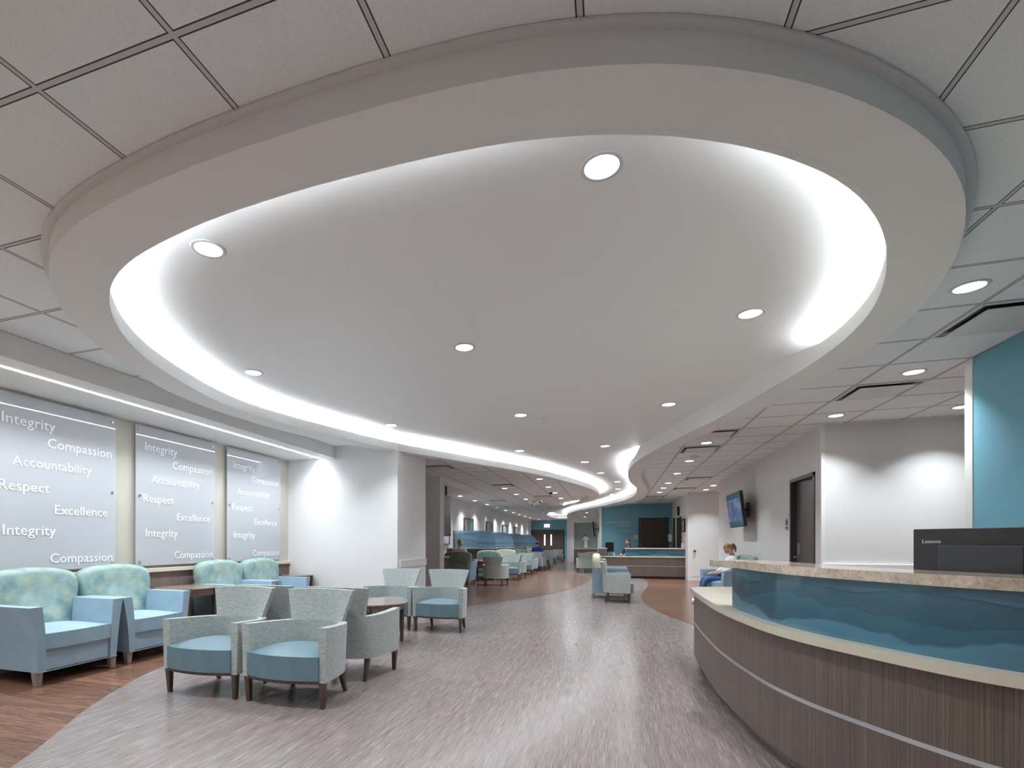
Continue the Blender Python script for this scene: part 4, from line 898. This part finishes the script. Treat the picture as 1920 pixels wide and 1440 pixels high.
def head_parts(t, hc, rot, hair_m, style, skin_m):
    """head as parts of the one body mesh is awkward with skinning, so the skull joins it and the face features are its children"""
    R_ = Matrix.Rotation(rot[2], 3, 'Z') @ Matrix.Rotation(rot[0], 3, 'X')
    def put(bm): bmesh.ops.rotate(bm, verts=bm.verts, matrix=R_); bmesh.ops.translate(bm, verts=bm.verts, vec=hc); return bm
    # skull with jaw, brow, nose, lips, ears: local front = -Y
    bm = bmesh.new(); bmesh.ops.create_uvsphere(bm, u_segments=32, v_segments=24, radius=1)
    for v in bm.verts:
        x, y, z = v.co; f = max(0, -y)
        sx, sy, sz = .074, .094, .115
        if z < 0: sx *= 1-.28*(-z)**1.4; 
        px, py, pz = x*sx, y*sy, z*sz
        if z < -.2 and y > 0: py *= 1-.25*min(1, -z)
        g = lambda cx_, cz_, rx, rz: math.exp(-((px-cx_)/rx)**2-((pz-cz_)/rz)**2)*f
        py -= .020*g(0, -.018, .011, .018)+.006*g(0, .0, .008, .03)          # nose
        py -= .006*g(0, -.058, .024, .008)+.007*g(0, -.090, .022, .016)      # lips, chin
        py += .008*g(.029, .008, .015, .012)+.008*g(-.029, .008, .015, .012)   # eye sockets
        py -= .004*g(0, .032, .045, .009)                                    # brow
        v.co = (px, py, pz)
    o = mk('head', put(bm), skin_m, t, 80)
    for s in (-1, 1):
        bm = bmesh.new(); bmesh.ops.create_uvsphere(bm, u_segments=12, v_segments=10, radius=1); bmesh.ops.scale(bm, verts=bm.verts, vec=(.009, .019, .030)); bmesh.ops.translate(bm, verts=bm.verts, vec=(s*.075, .012, -.004)); mk('ear', put(bm), skin_m, o, 80)
        bm = bmesh.new(); bmesh.ops.create_uvsphere(bm, u_segments=12, v_segments=8, radius=.0115); bmesh.ops.translate(bm, verts=bm.verts, vec=(s*.029, -.0765, .008)); mk('eye', put(bm), M['white'], o, 80)
        bm = bmesh.new(); bmesh.ops.create_uvsphere(bm, u_segments=10, v_segments=8, radius=.0055); bmesh.ops.translate(bm, verts=bm.verts, vec=(s*.029, -.0835, .007)); mk('pupil', put(bm), M['dark'], o, 80)
        bm = bmesh.new(); tube(bm, [(s*.016, -.090, .026), (s*.030, -.088, .031), (s*.045, -.078, .026)], .0028, 6); mk('eyebrow', put(bm), hair_m, o, 80)
    bm = bmesh.new(); bmesh.ops.create_uvsphere(bm, u_segments=12, v_segments=8, radius=1); bmesh.ops.scale(bm, verts=bm.verts, vec=(.022, .006, .007)); bmesh.ops.translate(bm, verts=bm.verts, vec=(0, -.0905, -.058)); mk('mouth', put(bm), M['lip'], o, 80)
    if style != 'bald':
        bm = bmesh.new(); bmesh.ops.create_uvsphere(bm, u_segments=32, v_segments=24, radius=1); kill = []
        low = {'pony': -.45, 'short': -.62, 'long': -1.2}[style]
        for v in bm.verts:
            x, y, z = v.co
            fr = -y > .25 and z < .50+.15*abs(x)*0 or (z < low) or (-y > -.15 and z < .05 and abs(x) < 2)
            if fr: kill.append(v)
            n1 = 1+.02*math.sin(22*x+9*z)
            v.co = (x*.083*n1, y*.103*n1+.004, z*.122*n1+.004)
        bmesh.ops.delete(bm, geom=kill, context='VERTS')
        if style == 'long':
            for v in bm.verts:
                if v.co.z < -.02: v.co.z *= 1.7; v.co.x *= 1.05
        bmesh.ops.solidify(bm, geom=bm.faces[:], thickness=.008)
        hb = mk('hair', put(bm), hair_m, t, 80)
        if style == 'pony':
            bm = bmesh.new(); P = spline([(0, .098, .050), (0, .125, .035), (0, .125, -.02), (0, .100, -.08), (0, .065, -.135)], 4); tube(bm, P, [.014, .02, .026, .028, .030, .030, .030, .029, .028, .027, .026, .024, .022, .018, .014, .010, .004][:len(P)], 12); mk('ponytail', put(bm), M['hair_blond'], hb, 80)
            bm = bmesh.new(); lathe(bm, [(.013, -.008), (.02, -.006), (.02, .006), (.013, .008)], 14); bmesh.ops.rotate(bm, verts=bm.verts, matrix=Matrix.Rotation(PI/2, 3, 'X')); bmesh.ops.translate(bm, verts=bm.verts, vec=(0, .108, .052)); mk('hair_tie', put(bm), M['shirt_white'], hb, 80)
    else:
        bm = bmesh.new(); bmesh.ops.create_uvsphere(bm, u_segments=24, v_segments=20, radius=1)
        kill = [v for v in bm.verts if v.co.z > .42 or v.co.z < -.4 or v.co.y < -.05]
        for v in bm.verts: v.co = (v.co.x*.079, v.co.y*.099, v.co.z*.118)
        bmesh.ops.delete(bm, geom=kill, context='VERTS'); mk('hair', put(bm), hair_m, t, 80)
    return o
def seated(loc, deg, label, shirt, pants, hair, style, lean=0., nod=.0, seat=.44, arms='lap', legs=True, sit_only=False, shoe=None):
    """adult seated, local front = -Y, pelvis above the seat"""
    t = root('person', loc, math.radians(deg), label, 'person')
    pz = seat+.09; s_, c_ = math.sin(lean), math.cos(lean)
    def T(x, y, z, r):   # trunk points lean forward about the pelvis
        dz = z-pz; return (x, y*c_-dz*s_, pz+dz*c_+y*s_*0, r)
    pel = T(0, 0, pz, (.15, .105)); wai = T(0, 0, pz+.17, (.125, .09)); che = T(0, -.01, pz+.36, (.145, .10)); sho = T(0, .0, pz+.47, (.085, .07)); nk = T(0, -.01, pz+.525, .048); hb = T(0, -.025, pz+.59, .052)
    shl = [T(s*.165, 0, pz+.45, .055) for s in (-1, 1)]
    elb = [T(s*.225, -.03, pz+.20, .040) for s in (-1, 1)]
    if arms == 'lap': wr = [(s*.13, elb[0][1]-.22, seat+.20, .026) for s in (-1, 1)]
    elif arms == 'desk': elb = [T(s*.21, -.13, pz+.24, .040) for s in (-1, 1)]; wr = [(s*.10, elb[0][1]-.24, .80, .026) for s in (-1, 1)]
    else: wr = [(s*.22, elb[0][1]-.20, elb[0][2]+.02, .026) for s in (-1, 1)]
    hip = [(s*.09, -.02, pz-.02, .085) for s in (-1, 1)]; kn = [(s*.12, -.43, seat+.07, .060) for s in (-1, 1)]; an = [(s*.11, -.46-.05*(s > 0), .09, .036) for s in (-1, 1)]
    body = [[pel, wai, che, sho, nk, hb]]
    for k, s in enumerate((-1, 1)):
        body.append([che, shl[k], elb[k], wr[k]]); dv = Vector((-s*.35, -.9, -.05)); body += [[wr[k]]+h[:] if i == 0 else h for i, h in enumerate(hand(*wr[k][:3], dv, s))]
        if legs: body.append([pel, hip[k], kn[k], an[k], (an[k][0], an[k][1]-.02, .045, .034), (an[k][0], an[k][1]-.15, .03, .026)])
    skinned('body', body, M['skin'], t)
    g = lambda p, d: (p[0], p[1], p[2], (p[3][0]+d, p[3][1]+d) if isinstance(p[3], tuple) else p[3]+d)
    mid_ = lambda a, b, f: tuple(a[i]+(b[i]-a[i])*f for i in range(3))
    sh = [[g(pel, .012), g(wai, .016), g(che, .014), g(sho, .012), g(nk, .009)]]
    for k in range(2):
        fe = .75 if arms != 'desk' else .8
        m_ = mid_(elb[k], wr[k], fe)
        sh.append([g(che, .014), g(shl[k], .014), g(elb[k], .012), (*m_, .040)])
    skinned('shirt', sh, shirt, t)
    if legs:
        pl = [[g(pel, .010), g(hip[0], .012)], [g(pel, .010), g(hip[1], .012)]]
        for k in range(2): pl.append([g(hip[k], .012), g(kn[k], .012), g(an[k], .014)])
        skinned('trousers', pl, pants, t)
        for k in range(2):
            bm = bmesh.new(); box(bm, an[k][0]-.045, an[k][0]+.045, an[k][1]-.20, an[k][1]+.06, .004, .075, bev=.025, seg=3); mk('shoe', bm, shoe or M['shoe'], t, 60)
    hc = Vector((hb[0], hb[1]-.035-math.sin(nod)*.05, hb[2]+.075*math.cos(nod)))
    head_parts(t, hc, (nod, 0, 0), hair, style, M['skin'])
    return t
w_ = seated((2.15, 11.2, .0), -86, 'blond woman with ponytail in white shirt and jeans, looking down, seated beyond the front desk', M['shirt_white'], M['jeans'], M['hair_blond'], 'pony', -.26, .62, .46); w_.scale = (.9,)*3
seated((-4.15, 13.98, 0), 180, 'grey-haired person in pale shirt seen from behind in the lounge', M['shirt_pink'], M['jeans'], M['hair_grey'], 'short', .05, .1, .44, 'arm')
seated((-3.12, 22.62, 0), 180, 'bald man in royal blue shirt seen from behind in the far lounge', M['shirt_blue'], M['jeans'], M['hair_dark'], 'bald', 0, 0, .42, 'arm')
seated((.62, 18.98, 0), -28, 'dark-haired receptionist seated behind the far desk, arms on the counter', M['shirt_navy'], M['shirt_navy'], M['hair_dark'], 'long', .12, .1, .46, 'desk', shoe=M['dark'])
t = root('office_chair', (.62, 19.06, 0), math.radians(-28), 'dark office chair under the receptionist behind the far desk', 'chair')
mk('seat', B(-.24, .24, -.2, .24, .40, .455, bev=.02), M['dark'], t); mk('backrest', B(-.21, .21, .23, .27, .50, .95, bev=.015), M['dark'], t); mk('pedestal', B(-.025, .025, -.02, .03, .05, .40), M['charcoal'], t)
bm = B(-.28, .28, -.025, .025, .02, .06, bev=.008); box(bm, -.025, .025, -.28, .28, .02, .06, bev=.008); mk('foot', bm, M['charcoal'], t)
